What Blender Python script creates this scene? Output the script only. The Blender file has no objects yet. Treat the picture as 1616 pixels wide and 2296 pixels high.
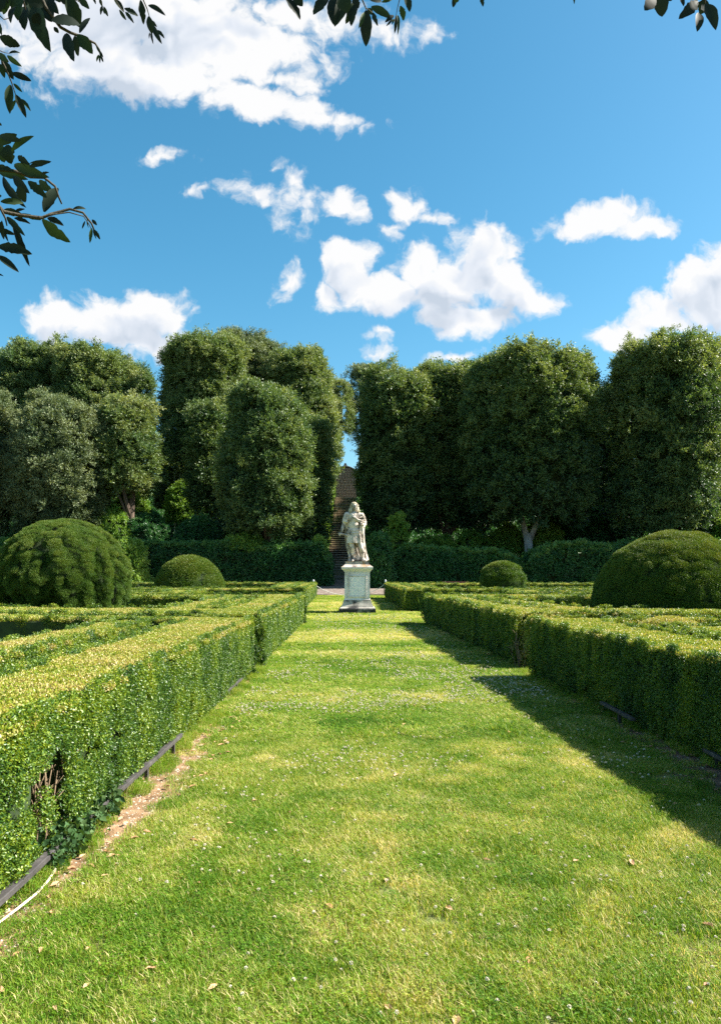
import bpy, bmesh, math, random
import numpy as np
from mathutils import Vector, Matrix

random.seed(5)
rng = np.random.default_rng(11)
scene = bpy.context.scene
col = scene.collection

# ------------------------------------------------------------------ camera
CAM_H = 1.6
FPX = 1661.0            # focal length in 1616-wide picture units
cam_data = bpy.data.cameras.new("camera")
cam = bpy.data.objects.new("camera", cam_data)
col.objects.link(cam)
cam.location = (0, 0, CAM_H)
cam.rotation_euler = (math.radians(90), 0, 0)
cam_data.sensor_fit = 'AUTO'
cam_data.sensor_width = 36
cam_data.lens = 36 * FPX / 2296
cam_data.shift_y = (1280 - 1148) / 2296
cam_data.clip_start = 0.05
cam_data.clip_end = 4000
scene.camera = cam

# ------------------------------------------------------------------ exposure / colour
EXPO = 1.75
scene.view_settings.view_transform = 'Standard'
scene.view_settings.look = 'None'
scene.view_settings.gamma = 1
scene.view_settings.use_curve_mapping = False
scene.view_settings.exposure = EXPO
scene.render.engine = 'CYCLES'
scene.cycles.max_bounces = 6
scene.cycles.diffuse_bounces = 3
scene.cycles.glossy_bounces = 2
scene.cycles.transmission_bounces = 4
scene.cycles.transparent_max_bounces = 4
scene.cycles.use_denoising = False
scene.cycles.caustics_reflective = False
scene.cycles.caustics_refractive = False

# ------------------------------------------------------------------ sun
SUN_EL = math.radians(43)
sun_dir = Vector((math.cos(SUN_EL) * 0.995, math.cos(SUN_EL) * 0.10, math.sin(SUN_EL))).normalized()   # towards the sun
sd = bpy.data.lights.new("sun", 'SUN')
sd.energy = 5.0
sd.angle = math.radians(0.5)
sd.color = (1.0, 0.94, 0.84)
sun = bpy.data.objects.new("sun", sd)
col.objects.link(sun)
sun.rotation_euler = sun_dir.to_track_quat('Z', 'Y').to_euler()
sun.location = (30, 3, 30)


def px(x, y, Y):
    return Vector(((x - 808) / FPX * Y, Y, CAM_H - (y - 1280) / FPX * Y))


# ------------------------------------------------------------------ world: sky with clouds
world = bpy.data.worlds.new("World")
scene.world = world
world.use_nodes = True
wt = world.node_tree
wt.nodes.clear()
SKY = 0.075


def N(t, kind, **kw):
    n = t.nodes.new(kind)
    for k, v in kw.items():
        setattr(n, k, v)
    return n


def build_world():
    t = wt
    L = t.links.new
    out = N(t, 'ShaderNodeOutputWorld')
    bg = N(t, 'ShaderNodeBackground')
    bg.inputs['Strength'].default_value = SKY
    L(bg.outputs[0], out.inputs[0])
    sky = N(t, 'ShaderNodeTexSky', sky_type='NISHITA')
    sky.sun_disc = False
    sky.sun_elevation = SUN_EL
    sky.sun_rotation = math.atan2(sun_dir.x, sun_dir.y)
    sky.altitude = 200
    sky.air_density = 1.0
    sky.dust_density = 1.1
    sky.ozone_density = 3.0
    hs = N(t, 'ShaderNodeHueSaturation')
    hs.inputs['Hue'].default_value = 0.476
    hs.inputs['Saturation'].default_value = 1.28
    hs.inputs['Value'].default_value = 0.80
    L(sky.outputs[0], hs.inputs['Color'])

    tc = N(t, 'ShaderNodeTexCoord')
    sep = N(t, 'ShaderNodeSeparateXYZ')
    L(tc.outputs['Generated'], sep.inputs[0])
    ym = N(t, 'ShaderNodeMath', operation='MAXIMUM')
    L(sep.outputs['Y'], ym.inputs[0]); ym.inputs[1].default_value = 0.08
    u = N(t, 'ShaderNodeMath', operation='DIVIDE'); L(sep.outputs['X'], u.inputs[0]); L(ym.outputs[0], u.inputs[1])
    v = N(t, 'ShaderNodeMath', operation='DIVIDE'); L(sep.outputs['Z'], v.inputs[0]); L(ym.outputs[0], v.inputs[1])
    cmb = N(t, 'ShaderNodeCombineXYZ'); L(u.outputs[0], cmb.inputs[0]); L(v.outputs[0], cmb.inputs[1])
    # domain warp
    w1 = N(t, 'ShaderNodeTexNoise', noise_dimensions='2D')
    w1.inputs['Scale'].default_value = 11; w1.inputs['Detail'].default_value = 5; w1.inputs['Roughness'].default_value = 0.55
    L(cmb.outputs[0], w1.inputs['Vector'])
    ws = N(t, 'ShaderNodeVectorMath', operation='SUBTRACT'); L(w1.outputs['Color'], ws.inputs[0]); ws.inputs[1].default_value = (0.5, 0.5, 0.5)
    wm = N(t, 'ShaderNodeVectorMath', operation='MULTIPLY_ADD'); L(ws.outputs[0], wm.inputs[0])
    wm.inputs[1].default_value = (0.07, 0.055, 0); L(cmb.outputs[0], wm.inputs[2])

    B = [  # x, y, rx, ry, rotation, density
        (300, 30, 330, 120, 0, 1.5), (240, 120, 230, 80, 0, 1.3), (330, 175, 280, 62, -8, 1.4), (560, 225, 230, 48, -13, 1.3),
        (470, 90, 300, 110, -8, 1.3), (700, 268, 150, 22, -4, 0.8), (660, 35, 180, 60, -5, 0.95), (840, 75, 150, 42, -6, 0.5),
        (640, 180, 110, 32, -22, 0.8), (100, 60, 150, 150, 0, 0.7),
        (372, 345, 62, 16, 4, 0.45), (600, 370, 34, 12, 20, 0.3), (570, 428, 88, 30, -14, 0.65), (455, 437, 45, 14, 0, 0.35),
        (672, 392, 46, 28, 0, 0.45), (690, 465, 60, 52, 60, 0.55), (778, 455, 48, 50, -40, 0.8), (655, 500, 40, 18, 30, 0.3),
        (912, 462, 58, 38, 20, 0.9), (872, 510, 36, 26, 40, 0.7), (990, 488, 36, 16, 0, 0.5),
        (634, 622, 44, 34, 30, 0.7),
        (782, 590, 66, 62, 0, 1.6), (740, 655, 40, 42, 0, 1.1), (870, 660, 120, 56, 0, 1.5), (1000, 640, 140, 72, 10, 1.6), (1080, 570, 88, 76, 10, 1.5),
        (1150, 640, 90, 62, -20, 1.5), (1200, 670, 66, 38, -10, 1.2), (1050, 715, 130, 48, 0, 1.3), (940, 600, 80, 50, 0, 1.0),
        (1340, 492, 140, 44, 4, 1.2), (1440, 502, 90, 34, -4, 1.1), (1400, 465, 70, 26, 0, 0.8),
        (1390, 745, 98, 44, 14, 1.2), (1470, 710, 100, 58, 0, 1.2), (1580, 660, 110, 95, 0, 1.5), (1640, 620, 90, 90, 0, 1.4),
        (130, 725, 92, 62, 0, 1.4), (240, 715, 110, 66, 0, 1.4), (330, 705, 110, 70, 0, 1.5), (330, 765, 130, 55, 0, 1.1),
        (845, 742, 34, 16, 0, 0.5), (832, 778, 26, 14, 0, 0.5), (1010, 800, 62, 16, 8, 0.6),
    ]
    def field(vec, lst):
        acc = None
        for (x, y, rx, ry, rot, k) in lst:
            m = N(t, 'ShaderNodeMapping', vector_type='TEXTURE')
            m.inputs['Location'].default_value = ((x - 808) / FPX, (1280 - y) / FPX, 0)
            m.inputs['Rotation'].default_value = (0, 0, math.radians(rot))
            m.inputs['Scale'].default_value = (rx / FPX, ry / FPX, 1)
            L(vec, m.inputs['Vector'])
            ln = N(t, 'ShaderNodeVectorMath', operation='LENGTH'); L(m.outputs[0], ln.inputs[0])
            f = N(t, 'ShaderNodeMath', operation='MULTIPLY_ADD'); L(ln.outputs['Value'], f.inputs[0])
            f.inputs[1].default_value = -k; f.inputs[2].default_value = k
            if acc is not None:
                sm = N(t, 'ShaderNodeMath', operation='SMOOTH_MAX'); L(acc.outputs[0], sm.inputs[0]); L(f.outputs[0], sm.inputs[1]); sm.inputs[2].default_value = 0.12
                f = sm
            acc = f
        return acc
    last = field(wm.outputs[0], B)
    upo = N(t, 'ShaderNodeVectorMath', operation='ADD'); L(wm.outputs[0], upo.inputs[0]); upo.inputs[1].default_value = (0.010, 0.030, 0)
    above = field(upo.outputs[0], [q for q in B if q[5] >= 1.39])
    abc = N(t, 'ShaderNodeClamp'); L(above.outputs[0], abc.inputs[0]); abc.inputs[1].default_value = 0.0; abc.inputs[2].default_value = 1.0
    # clouds over the rest of the sky, outside the part that is described above
    n2 = N(t, 'ShaderNodeTexNoise', noise_dimensions='3D')
    n2.inputs['Scale'].default_value = 3.2; n2.inputs['Detail'].default_value = 5; n2.inputs['Roughness'].default_value = 0.55
    mp = N(t, 'ShaderNodeMapping'); mp.inputs['Scale'].default_value = (1, 1, 2.2); L(tc.outputs['Generated'], mp.inputs[0]); L(mp.outputs[0], n2.inputs['Vector'])
    n2f = N(t, 'ShaderNodeMath', operation='MULTIPLY_ADD'); L(n2.outputs['Fac'], n2f.inputs[0]); n2f.inputs[1].default_value = 5.0; n2f.inputs[2].default_value = -2.75
    au = N(t, 'ShaderNodeMath', operation='ABSOLUTE'); L(u.outputs[0], au.inputs[0])
    mu = N(t, 'ShaderNodeMapRange'); L(au.outputs[0], mu.inputs[0]); mu.inputs[1].default_value = 0.54; mu.inputs[2].default_value = 0.66
    mv = N(t, 'ShaderNodeMapRange'); L(v.outputs[0], mv.inputs[0]); mv.inputs[1].default_value = 0.82; mv.inputs[2].default_value = 0.95
    mb = N(t, 'ShaderNodeMapRange'); L(sep.outputs['Y'], mb.inputs[0]); mb.inputs[1].default_value = 0.2; mb.inputs[2].default_value = 0.1
    mx = N(t, 'ShaderNodeMath', operation='MAXIMUM'); L(mu.outputs[0], mx.inputs[0]); L(mv.outputs[0], mx.inputs[1])
    mx2 = N(t, 'ShaderNodeMath', operation='MAXIMUM'); L(mx.outputs[0], mx2.inputs[0]); L(mb.outputs[0], mx2.inputs[1])
    sel = N(t, 'ShaderNodeMix', data_type='FLOAT'); L(mx2.outputs[0], sel.inputs['Factor']); L(last.outputs[0], sel.inputs[2]); L(n2f.outputs[0], sel.inputs[3])
    # fluffy erosion
    n3 = N(t, 'ShaderNodeTexNoise', noise_dimensions='2D')
    n3.inputs['Scale'].default_value = 26; n3.inputs['Detail'].default_value = 9; n3.inputs['Roughness'].default_value = 0.62
    L(wm.outputs[0], n3.inputs['Vector'])
    er = N(t, 'ShaderNodeMath', operation='MULTIPLY_ADD'); L(n3.outputs['Fac'], er.inputs[0]); er.inputs[1].default_value = 1.4; er.inputs[2].default_value = -0.73
    den = N(t, 'ShaderNodeMath', operation='ADD'); L(sel.outputs[0], den.inputs[0]); L(er.outputs[0], den.inputs[1])
    vo = N(t, 'ShaderNodeTexVoronoi', voronoi_dimensions='2D', feature='SMOOTH_F1'); vo.inputs['Scale'].default_value = 26; vo.inputs['Smoothness'].default_value = 0.35
    vo.inputs['Detail'].default_value = 2; L(wm.outputs[0], vo.inputs['Vector'])
    vb = N(t, 'ShaderNodeMath', operation='MULTIPLY_ADD'); L(vo.outputs['Distance'], vb.inputs[0]); vb.inputs[1].default_value = -0.48; vb.inputs[2].default_value = 0.33
    den0 = den
    den = N(t, 'ShaderNodeMath', operation='ADD'); L(den0.outputs[0], den.inputs[0]); L(vb.outputs[0], den.inputs[1])
    al = N(t, 'ShaderNodeMapRange', interpolation_type='SMOOTHSTEP'); L(den.outputs[0], al.inputs[0])
    al.inputs[1].default_value = -0.14; al.inputs[2].default_value = 0.56; al.inputs[4].default_value = 0.985
    # self shading of the clouds: relief between two noise samples + thickness
    off = N(t, 'ShaderNodeVectorMath', operation='ADD'); L(wm.outputs[0], off.inputs[0]); off.inputs[1].default_value = (0.010, 0.016, 0)
    n4 = N(t, 'ShaderNodeTexNoise', noise_dimensions='2D'); n4.inputs['Scale'].default_value = 9; n4.inputs['Detail'].default_value = 3; L(off.outputs[0], n4.inputs['Vector'])
    n5 = N(t, 'ShaderNodeTexNoise', noise_dimensions='2D'); n5.inputs['Scale'].default_value = 9; n5.inputs['Detail'].default_value = 3; L(wm.outputs[0], n5.inputs['Vector'])
    df = N(t, 'ShaderNodeMath', operation='SUBTRACT'); L(n5.outputs['Fac'], df.inputs[0]); L(n4.outputs['Fac'], df.inputs[1])
    sh = N(t, 'ShaderNodeMath', operation='MULTIPLY_ADD'); L(df.outputs[0], sh.inputs[0]); sh.inputs[1].default_value = 2.2; sh.inputs[2].default_value = 1.02
    th = N(t, 'ShaderNodeMath', operation='MULTIPLY_ADD'); L(den.outputs[0], th.inputs[0]); th.inputs[1].default_value = 0.06
    ab2 = N(t, 'ShaderNodeMath', operation='MULTIPLY_ADD'); L(abc.outputs[0], ab2.inputs[0]); ab2.inputs[1].default_value = -0.62; L(sh.outputs[0], ab2.inputs[2]); L(ab2.outputs[0], th.inputs[2])
    cr = N(t, 'ShaderNodeValToRGB')
    e = cr.color_ramp.elements
    k = 1.0 / (SKY * 2 ** EXPO)
    CK = k
    e[0].position = 0.30; e[0].color = (0.60, 0.68, 0.79, 1)
    e[1].position = 0.85; e[1].color = (1.0, 1.0, 1.0, 1)
    m_ = e.new(0.62); m_.color = (0.82, 0.87, 0.95, 1)
    L(th.outputs[0], cr.inputs[0])
    cs = N(t, 'ShaderNodeVectorMath', operation='SCALE'); L(cr.outputs[0], cs.inputs[0]); cs.inputs['Scale'].default_value = CK
    mix = N(t, 'ShaderNodeMix', data_type='RGBA')
    L(al.outputs[0], mix.inputs['Factor']); L(hs.outputs[0], mix.inputs[6]); L(cs.outputs[0], mix.inputs[7])
    L(mix.outputs[2], bg.inputs['Color'])


build_world()
world.cycles.sampling_method = 'MANUAL'
world.cycles.sample_map_resolution = 1024


# ------------------------------------------------------------------ helpers
def tag(o, label=None, cat=None, group=None, kind=None):
    if label: o['label'] = label
    if cat: o['category'] = cat
    if group: o['group'] = group
    if kind: o['kind'] = kind
    return o


def link(o, parent=None):
    col.objects.link(o)
    if parent is not None:
        o.parent = parent
    return o


def empty(name, loc=(0, 0, 0), label=None, cat=None, group=None):
    o = bpy.data.objects.new(name, None)
    o.empty_display_size = 0.3
    link(o)
    o.location = loc
    return tag(o, label, cat, group)


def mesh_obj(name, verts, faces, mat, parent=None, smooth=False, loc=None, kind=None):
    me = bpy.data.meshes.new(name)
    me.from_pydata([tuple(v) for v in verts], [], [tuple(f) for f in faces])
    if mat: me.materials.append(mat)
    if smooth:
        me.polygons.foreach_set('use_smooth', [True] * len(me.polygons))
    me.update()
    o = bpy.data.objects.new(name, me)
    link(o, parent)
    if loc is not None: o.location = loc
    if kind: o['kind'] = kind
    return o


def box_vf(x0, x1, y0, y1, z0, z1, b=0.0):
    if b <= 0:
        v = [(x0, y0, z0), (x1, y0, z0), (x1, y1, z0), (x0, y1, z0), (x0, y0, z1), (x1, y0, z1), (x1, y1, z1), (x0, y1, z1)]
        f = [(0, 3, 2, 1), (4, 5, 6, 7), (0, 1, 5, 4), (1, 2, 6, 5), (2, 3, 7, 6), (3, 0, 4, 7)]
        return v, f
    # chamfered top
    v = [(x0, y0, z0), (x1, y0, z0), (x1, y1, z0), (x0, y1, z0), (x0, y0, z1 - b), (x1, y0, z1 - b), (x1, y1, z1 - b), (x0, y1, z1 - b),
         (x0 + b, y0 + b, z1), (x1 - b, y0 + b, z1), (x1 - b, y1 - b, z1), (x0 + b, y1 - b, z1)]
    f = [(0, 3, 2, 1), (8, 9, 10, 11)] + [(i, (i + 1) % 4, (i + 1) % 4 + 4, i + 4) for i in range(4)] + [(i + 4, (i + 1) % 4 + 4, (i + 1) % 4 + 8, i + 8) for i in range(4)]
    return v, f


def merge(parts):
    V, F = [], []
    for v, f in parts:
        n = len(V)
        V += list(v)
        F += [tuple(i + n for i in q) for q in f]
    return V, F


def tube_vf(pts, radii, seg=8, caps=True):
    pts = [Vector(p) for p in pts]
    if not hasattr(radii, '__len__'): radii = [radii] * len(pts)
    V, F = [], []
    prev = None
    for i, p in enumerate(pts):
        d = (pts[min(i + 1, len(pts) - 1)] - pts[max(i - 1, 0)]).normalized()
        if prev is None:
            a = Vector((0, 0, 1)) if abs(d.z) < 0.9 else Vector((1, 0, 0))
            prev = d.cross(a).normalized()
        prev = (prev - d * prev.dot(d)).normalized()
        w = d.cross(prev)
        for k in range(seg):
            t = 2 * math.pi * k / seg
            V.append(p + (prev * math.cos(t) + w * math.sin(t)) * radii[i])
    for i in range(len(pts) - 1):
        for k in range(seg):
            a = i * seg + k; b = i * seg + (k + 1) % seg
            F.append((a, b, b + seg, a + seg))
    if caps:
        F.append(tuple(range(seg))[::-1]); F.append(tuple(range((len(pts) - 1) * seg, len(pts) * seg)))
    return V, F


# numpy value noise
def _h(ix, iy, iz, s):
    n = (ix.astype(np.int64) * 374761393 + iy.astype(np.int64) * 668265263 + iz.astype(np.int64) * 2147483647 + s * 974634777) & 0xFFFFFFFF
    n = ((n ^ (n >> 13)) * 1274126177) & 0xFFFFFFFF
    n = n ^ (n >> 16)
    return (n & 0xFFFFFF) / float(0xFFFFFF)


def vnoise(p, s=0):
    p = np.asarray(p, float)
    i = np.floor(p).astype(np.int64); f = p - i; f = f * f * (3 - 2 * f)
    r = 0
    for dx in (0, 1):
        for dy in (0, 1):
            for dz in (0, 1):
                w = (f[:, 0] if dx else 1 - f[:, 0]) * (f[:, 1] if dy else 1 - f[:, 1]) * (f[:, 2] if dz else 1 - f[:, 2])
                r = r + w * _h(i[:, 0] + dx, i[:, 1] + dy, i[:, 2] + dz, s)
    return r


def fbm(p, s=0, o=3):
    p = np.asarray(p, float)
    a, r, t = 1.0, 0.0, 0.0
    for k in range(o):
        r = r + a * vnoise(p * (2.03 ** k) + 17.3 * k, s + k); t += a; a *= 0.5
    return r / t     # 0..1


def p3(x, y, z=None):
    x = np.asarray(x, float); y = np.asarray(y, float)
    return np.stack([x, y, np.zeros_like(x) if z is None else np.asarray(z, float) + 0 * x], 1)


# terrain height
def ground_z(X, Y):
    Y = np.asarray(Y, float); X = np.asarray(X, float)
    z = np.interp(Y, [-1e4, 47, 64, 95, 110, 1e5], [0, 0, 0.8, 10.7, 11.2, 11.2])
    side = np.clip((np.abs(X + 1.5) - 2.6) / 4, 0, 1)
    n = (fbm(np.stack([X * 0.12, Y * 0.12, 0 * X], 1), 3) - 0.5) * 1.4
    return z + side * n * np.clip((Y - 62) / 8, 0, 1)


# ------------------------------------------------------------------ materials
def mat_base(name):
    m = bpy.data.materials.new(name)
    m.use_nodes = True
    t = m.node_tree
    t.nodes.clear()
    out = N(t, 'ShaderNodeOutputMaterial')
    return m, t, out


def ramp(t, stops, fac=None):
    r = N(t, 'ShaderNodeValToRGB')
    e = r.color_ramp.elements
    e[0].position = stops[0][0]; e[0].color = (*stops[0][1], 1)
    e[1].position = stops[-1][0]; e[1].color = (*stops[-1][1], 1)
    for p, c in stops[1:-1]:
        q = e.new(p); q.color = (*c, 1)
    if fac is not None: t.links.new(fac, r.inputs[0])
    return r


def noise_n(t, scale, detail=4, rough=0.55, vec=None, dim='3D'):
    n = N(t, 'ShaderNodeTexNoise', noise_dimensions=dim)
    n.inputs['Scale'].default_value = scale; n.inputs['Detail'].default_value = detail; n.inputs['Roughness'].default_value = rough
    if vec is not None: t.links.new(vec, n.inputs['Vector'])
    return n


def leaf_mat(name, stops, spread=0.35, rough=0.5, trans=0.35, spec=0.35, tcol=None, dead=None):
    m, t, out = mat_base(name)
    L = t.links.new
    a = N(t, 'ShaderNodeAttribute', attribute_type='INSTANCER', attribute_name='tint')
    b = N(t, 'ShaderNodeAttribute', attribute_type='GEOMETRY', attribute_name='lv')
    ma = N(t, 'ShaderNodeMath', operation='MULTIPLY_ADD'); L(b.outputs['Fac'], ma.inputs[0]); ma.inputs[1].default_value = spread; L(a.outputs['Fac'], ma.inputs[2])
    r = ramp(t, stops, ma.outputs[0])
    p = N(t, 'ShaderNodeBsdfPrincipled'); L(r.outputs[0], p.inputs['Base Color'])
    p.inputs['Roughness'].default_value = rough
    p.inputs['Specular IOR Level'].default_value = spec
    tr = N(t, 'ShaderNodeBsdfTranslucent')
    mc = N(t, 'ShaderNodeMix', data_type='RGBA', blend_type='MULTIPLY'); mc.inputs['Factor'].default_value = 1
    L(r.outputs[0], mc.inputs[6]); mc.inputs[7].default_value = (*(tcol or (1.5, 1.35, 0.55)), 1)
    L(mc.outputs[2], tr.inputs['Color'])
    mx = N(t, 'ShaderNodeMixShader'); mx.inputs[0].default_value = trans
    L(p.outputs[0], mx.inputs[1]); L(tr.outputs[0], mx.inputs[2]); L(mx.outputs[0], out.inputs[0])
    return m


def simple_mat(name, stops, scale=6, rough=0.8, bump=0.3, detail=6, coord='Object', spec=0.3, bscale=None, metallic=0.0, stretch=None):
    m, t, out = mat_base(name)
    L = t.links.new
    tc = N(t, 'ShaderNodeTexCoord')
    vec = tc.outputs[coord]
    if stretch:
        mp = N(t, 'ShaderNodeMapping'); mp.inputs['Scale'].default_value = stretch; L(vec, mp.inputs[0]); vec = mp.outputs[0]
    n = noise_n(t, scale, detail, 0.6, vec)
    r = ramp(t, stops, n.outputs['Fac'])
    p = N(t, 'ShaderNodeBsdfPrincipled'); L(r.outputs[0], p.inputs['Base Color'])
    p.inputs['Roughness'].default_value = rough; p.inputs['Specular IOR Level'].default_value = spec; p.inputs['Metallic'].default_value = metallic
    if bump:
        n2 = noise_n(t, bscale or scale * 4, 5, 0.6, vec)
        b = N(t, 'ShaderNodeBump'); b.inputs['Strength'].default_value = bump; b.inputs['Distance'].default_value = 0.02
        L(n2.outputs['Fac'], b.inputs['Height']); L(b.outputs[0], p.inputs['Normal'])
    L(p.outputs[0], out.inputs[0])
    return m


M = {}
M['box'] = leaf_mat('box_leaves', [(0.0, (0.016, 0.050, 0.012)), (0.28, (0.046, 0.115, 0.020)), (0.52, (0.120, 0.205, 0.020)), (0.74, (0.215, 0.285, 0.020)), (0.89, (0.30, 0.325, 0.035)), (1.0, (0.43, 0.36, 0.14))], 0.50, 0.40, 0.28, 0.45)
M['yew'] = leaf_mat('yew_needles', [(0.0, (0.010, 0.030, 0.006)), (0.4, (0.035, 0.095, 0.012)), (0.7, (0.085, 0.155, 0.016)), (1.0, (0.17, 0.19, 0.025))], 0.35, 0.5, 0.22, 0.3)
M['ilex'] = leaf_mat('holm_oak_leaves', [(0.0, (0.013, 0.040, 0.018)), (0.28, (0.032, 0.084, 0.032)), (0.5, (0.080, 0.145, 0.044)), (0.75, (0.150, 0.210, 0.066)), (1.0, (0.25, 0.29, 0.12))], 0.45, 0.45, 0.30, 0.4)
M['grey'] = leaf_mat('grey_green_leaves', [(0.0, (0.020, 0.034, 0.018)), (0.4, (0.060, 0.105, 0.045)), (0.7, (0.130, 0.175, 0.075)), (1.0, (0.24, 0.28, 0.13))], 0.40, 0.5, 0.22, 0.4)
M['laurel'] = leaf_mat('laurel_leaves', [(0.0, (0.012, 0.052, 0.018)), (0.4, (0.034, 0.130, 0.036)), (0.7, (0.10, 0.23, 0.05)), (1.0, (0.24, 0.36, 0.10))], 0.40, 0.35, 0.25, 0.5)
M['bright'] = leaf_mat('bright_shrub_leaves', [(0.0, (0.035, 0.10, 0.016)), (0.4, (0.12, 0.25, 0.035)), (0.8, (0.27, 0.40, 0.07)), (1.0, (0.42, 0.50, 0.20))], 0.40, 0.4, 0.35, 0.45)
M['grass'] = leaf_mat('grass_blades', [(0.0, (0.030, 0.095, 0.006)), (0.25, (0.095, 0.215, 0.011)), (0.5, (0.185, 0.300, 0.022)), (0.75, (0.33, 0.36, 0.06)), (0.95, (0.66, 0.56, 0.28))], 0.50, 0.55, 0.35, 0.2)
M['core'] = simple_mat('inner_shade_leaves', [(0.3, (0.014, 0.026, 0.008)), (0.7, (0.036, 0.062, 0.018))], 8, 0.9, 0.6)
M['twig'] = simple_mat('twig_bark', [(0.3, (0.10, 0.07, 0.04)), (0.7, (0.25, 0.18, 0.11))], 30, 0.8, 0.3)
M['darktwig'] = simple_mat('young_twig_bark', [(0.3, (0.03, 0.028, 0.02)), (0.7, (0.08, 0.065, 0.04))], 30, 0.8, 0.3)
M['bark'] = simple_mat('dark_bark', [(0.3, (0.045, 0.032, 0.024)), (0.7, (0.15, 0.11, 0.08))], 5, 0.9, 0.8, stretch=(1, 1, 0.25))
M['pale_bark'] = simple_mat('pale_bark', [(0.35, (0.16, 0.11, 0.09)), (0.47, (0.30, 0.29, 0.27)), (0.7, (0.48, 0.47, 0.45))], 2.2, 0.9, 0.6, stretch=(1, 1, 0.5))


# ------------------------------------------------------------------ leafy clumps (source meshes, used by geometry nodes)
def proto_mesh(name, V, F, lv, mat):
    me = bpy.data.meshes.new(name)
    nv, nf = len(V), len(F)
    me.vertices.add(nv); me.vertices.foreach_set('co', np.asarray(V, np.float32).ravel())
    me.loops.add(nf * 3); me.loops.foreach_set('vertex_index', np.asarray(F, np.int32).ravel())
    me.polygons.add(nf); me.polygons.foreach_set('loop_start', np.arange(nf, dtype=np.int32) * 3)
    me.update(calc_edges=True)
    a = me.attributes.new('lv', 'FLOAT', 'POINT'); a.data.foreach_set('value', np.asarray(lv, np.float32))
    me.materials.append(mat)
    return bpy.data.objects.new(name, me)


def norm(a):
    return a / np.maximum(np.linalg.norm(a, axis=-1, keepdims=True), 1e-9)


def leaves(base, d, nrm, L, W, lvv, fold=0.25, four=True):
    """many folded rhombic leaves; base, d (axis), nrm arrays (n,3); L, W (n,)"""
    side = norm(np.cross(d, nrm)); nn = np.cross(side, d)
    L = L[:, None]; W = W[:, None]
    tip = base + d * L
    mid = base + d * L * 0.5
    a = mid + side * W * 0.5 + nn * W * fold
    b = mid - side * W * 0.5 + nn * W * fold
    n = len(base)
    V = np.stack([base, a, tip, b], 1).reshape(-1, 3)
    i = np.arange(n) * 4
    F = np.concatenate([np.stack([i, i + 1, i + 2], 1), np.stack([i, i + 2, i + 3], 1)])
    return V, F, np.repeat(lvv, 4)


def rnd_dir(n, r):
    return norm(r.normal(size=(n, 3)))


def clump_patch(name, mat, n, L, W, seed, depth=0.3, out=0.6, disc=1.0):
    """flat patch, radius about 1, outward = +Z"""
    r = np.random.default_rng(seed)
    rad = np.sqrt(r.random(n)) * disc; th = r.random(n) * 2 * np.pi
    base = np.stack([rad * np.cos(th), rad * np.sin(th), (r.random(n) - 0.75) * depth - 0.12 * rad ** 2], 1)
    d = norm(rnd_dir(n, r) + np.array([0, 0, out]))
    nr = norm(rnd_dir(n, r) * 0.8 + np.array([0, 0, 0.8]))
    V, F, lv = leaves(base, d, nr, L * (0.6 + 0.7 * r.random(n)), W * (0.7 + 0.5 * r.random(n)), r.random(n))
    return proto_mesh(name, V, F, lv, mat)


def clump_tuft(name, mat, n, L, W, seed, tall=1.3, twigs=9, out=0.5):
    """sprays of leaves on a few shoots that fan out upwards from the origin, radius about 1, axis +Z"""
    r = np.random.default_rng(seed)
    sd_ = norm(np.stack([r.normal(size=twigs) * 0.75, r.normal(size=twigs) * 0.75, np.ones(twigs) * 0.9 + r.random(twigs) * 0.4], 1)) * (0.7 + 0.6 * r.random(twigs))[:, None] * tall
    k = r.integers(0, twigs, n); s = 0.1 + 0.9 * np.sqrt(r.random(n))
    base = sd_[k] * s[:, None] + r.normal(size=(n, 3)) * 0.10 - np.array([0, 0, 0.35])
    d = norm(norm(sd_[k]) * out + rnd_dir(n, r) * 0.8)
    nr = norm(rnd_dir(n, r) + np.array([0, 0, 0.5]))
    lv = np.clip(0.25 + 0.45 * s + 0.35 * (r.random(n) - 0.5), 0, 1)
    V, F, lv = leaves(base, d, nr, L * (0.6 + 0.7 * r.random(n)), W * (0.7 + 0.5 * r.random(n)), lv)
    return proto_mesh(name, V, F, lv, mat)


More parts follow.
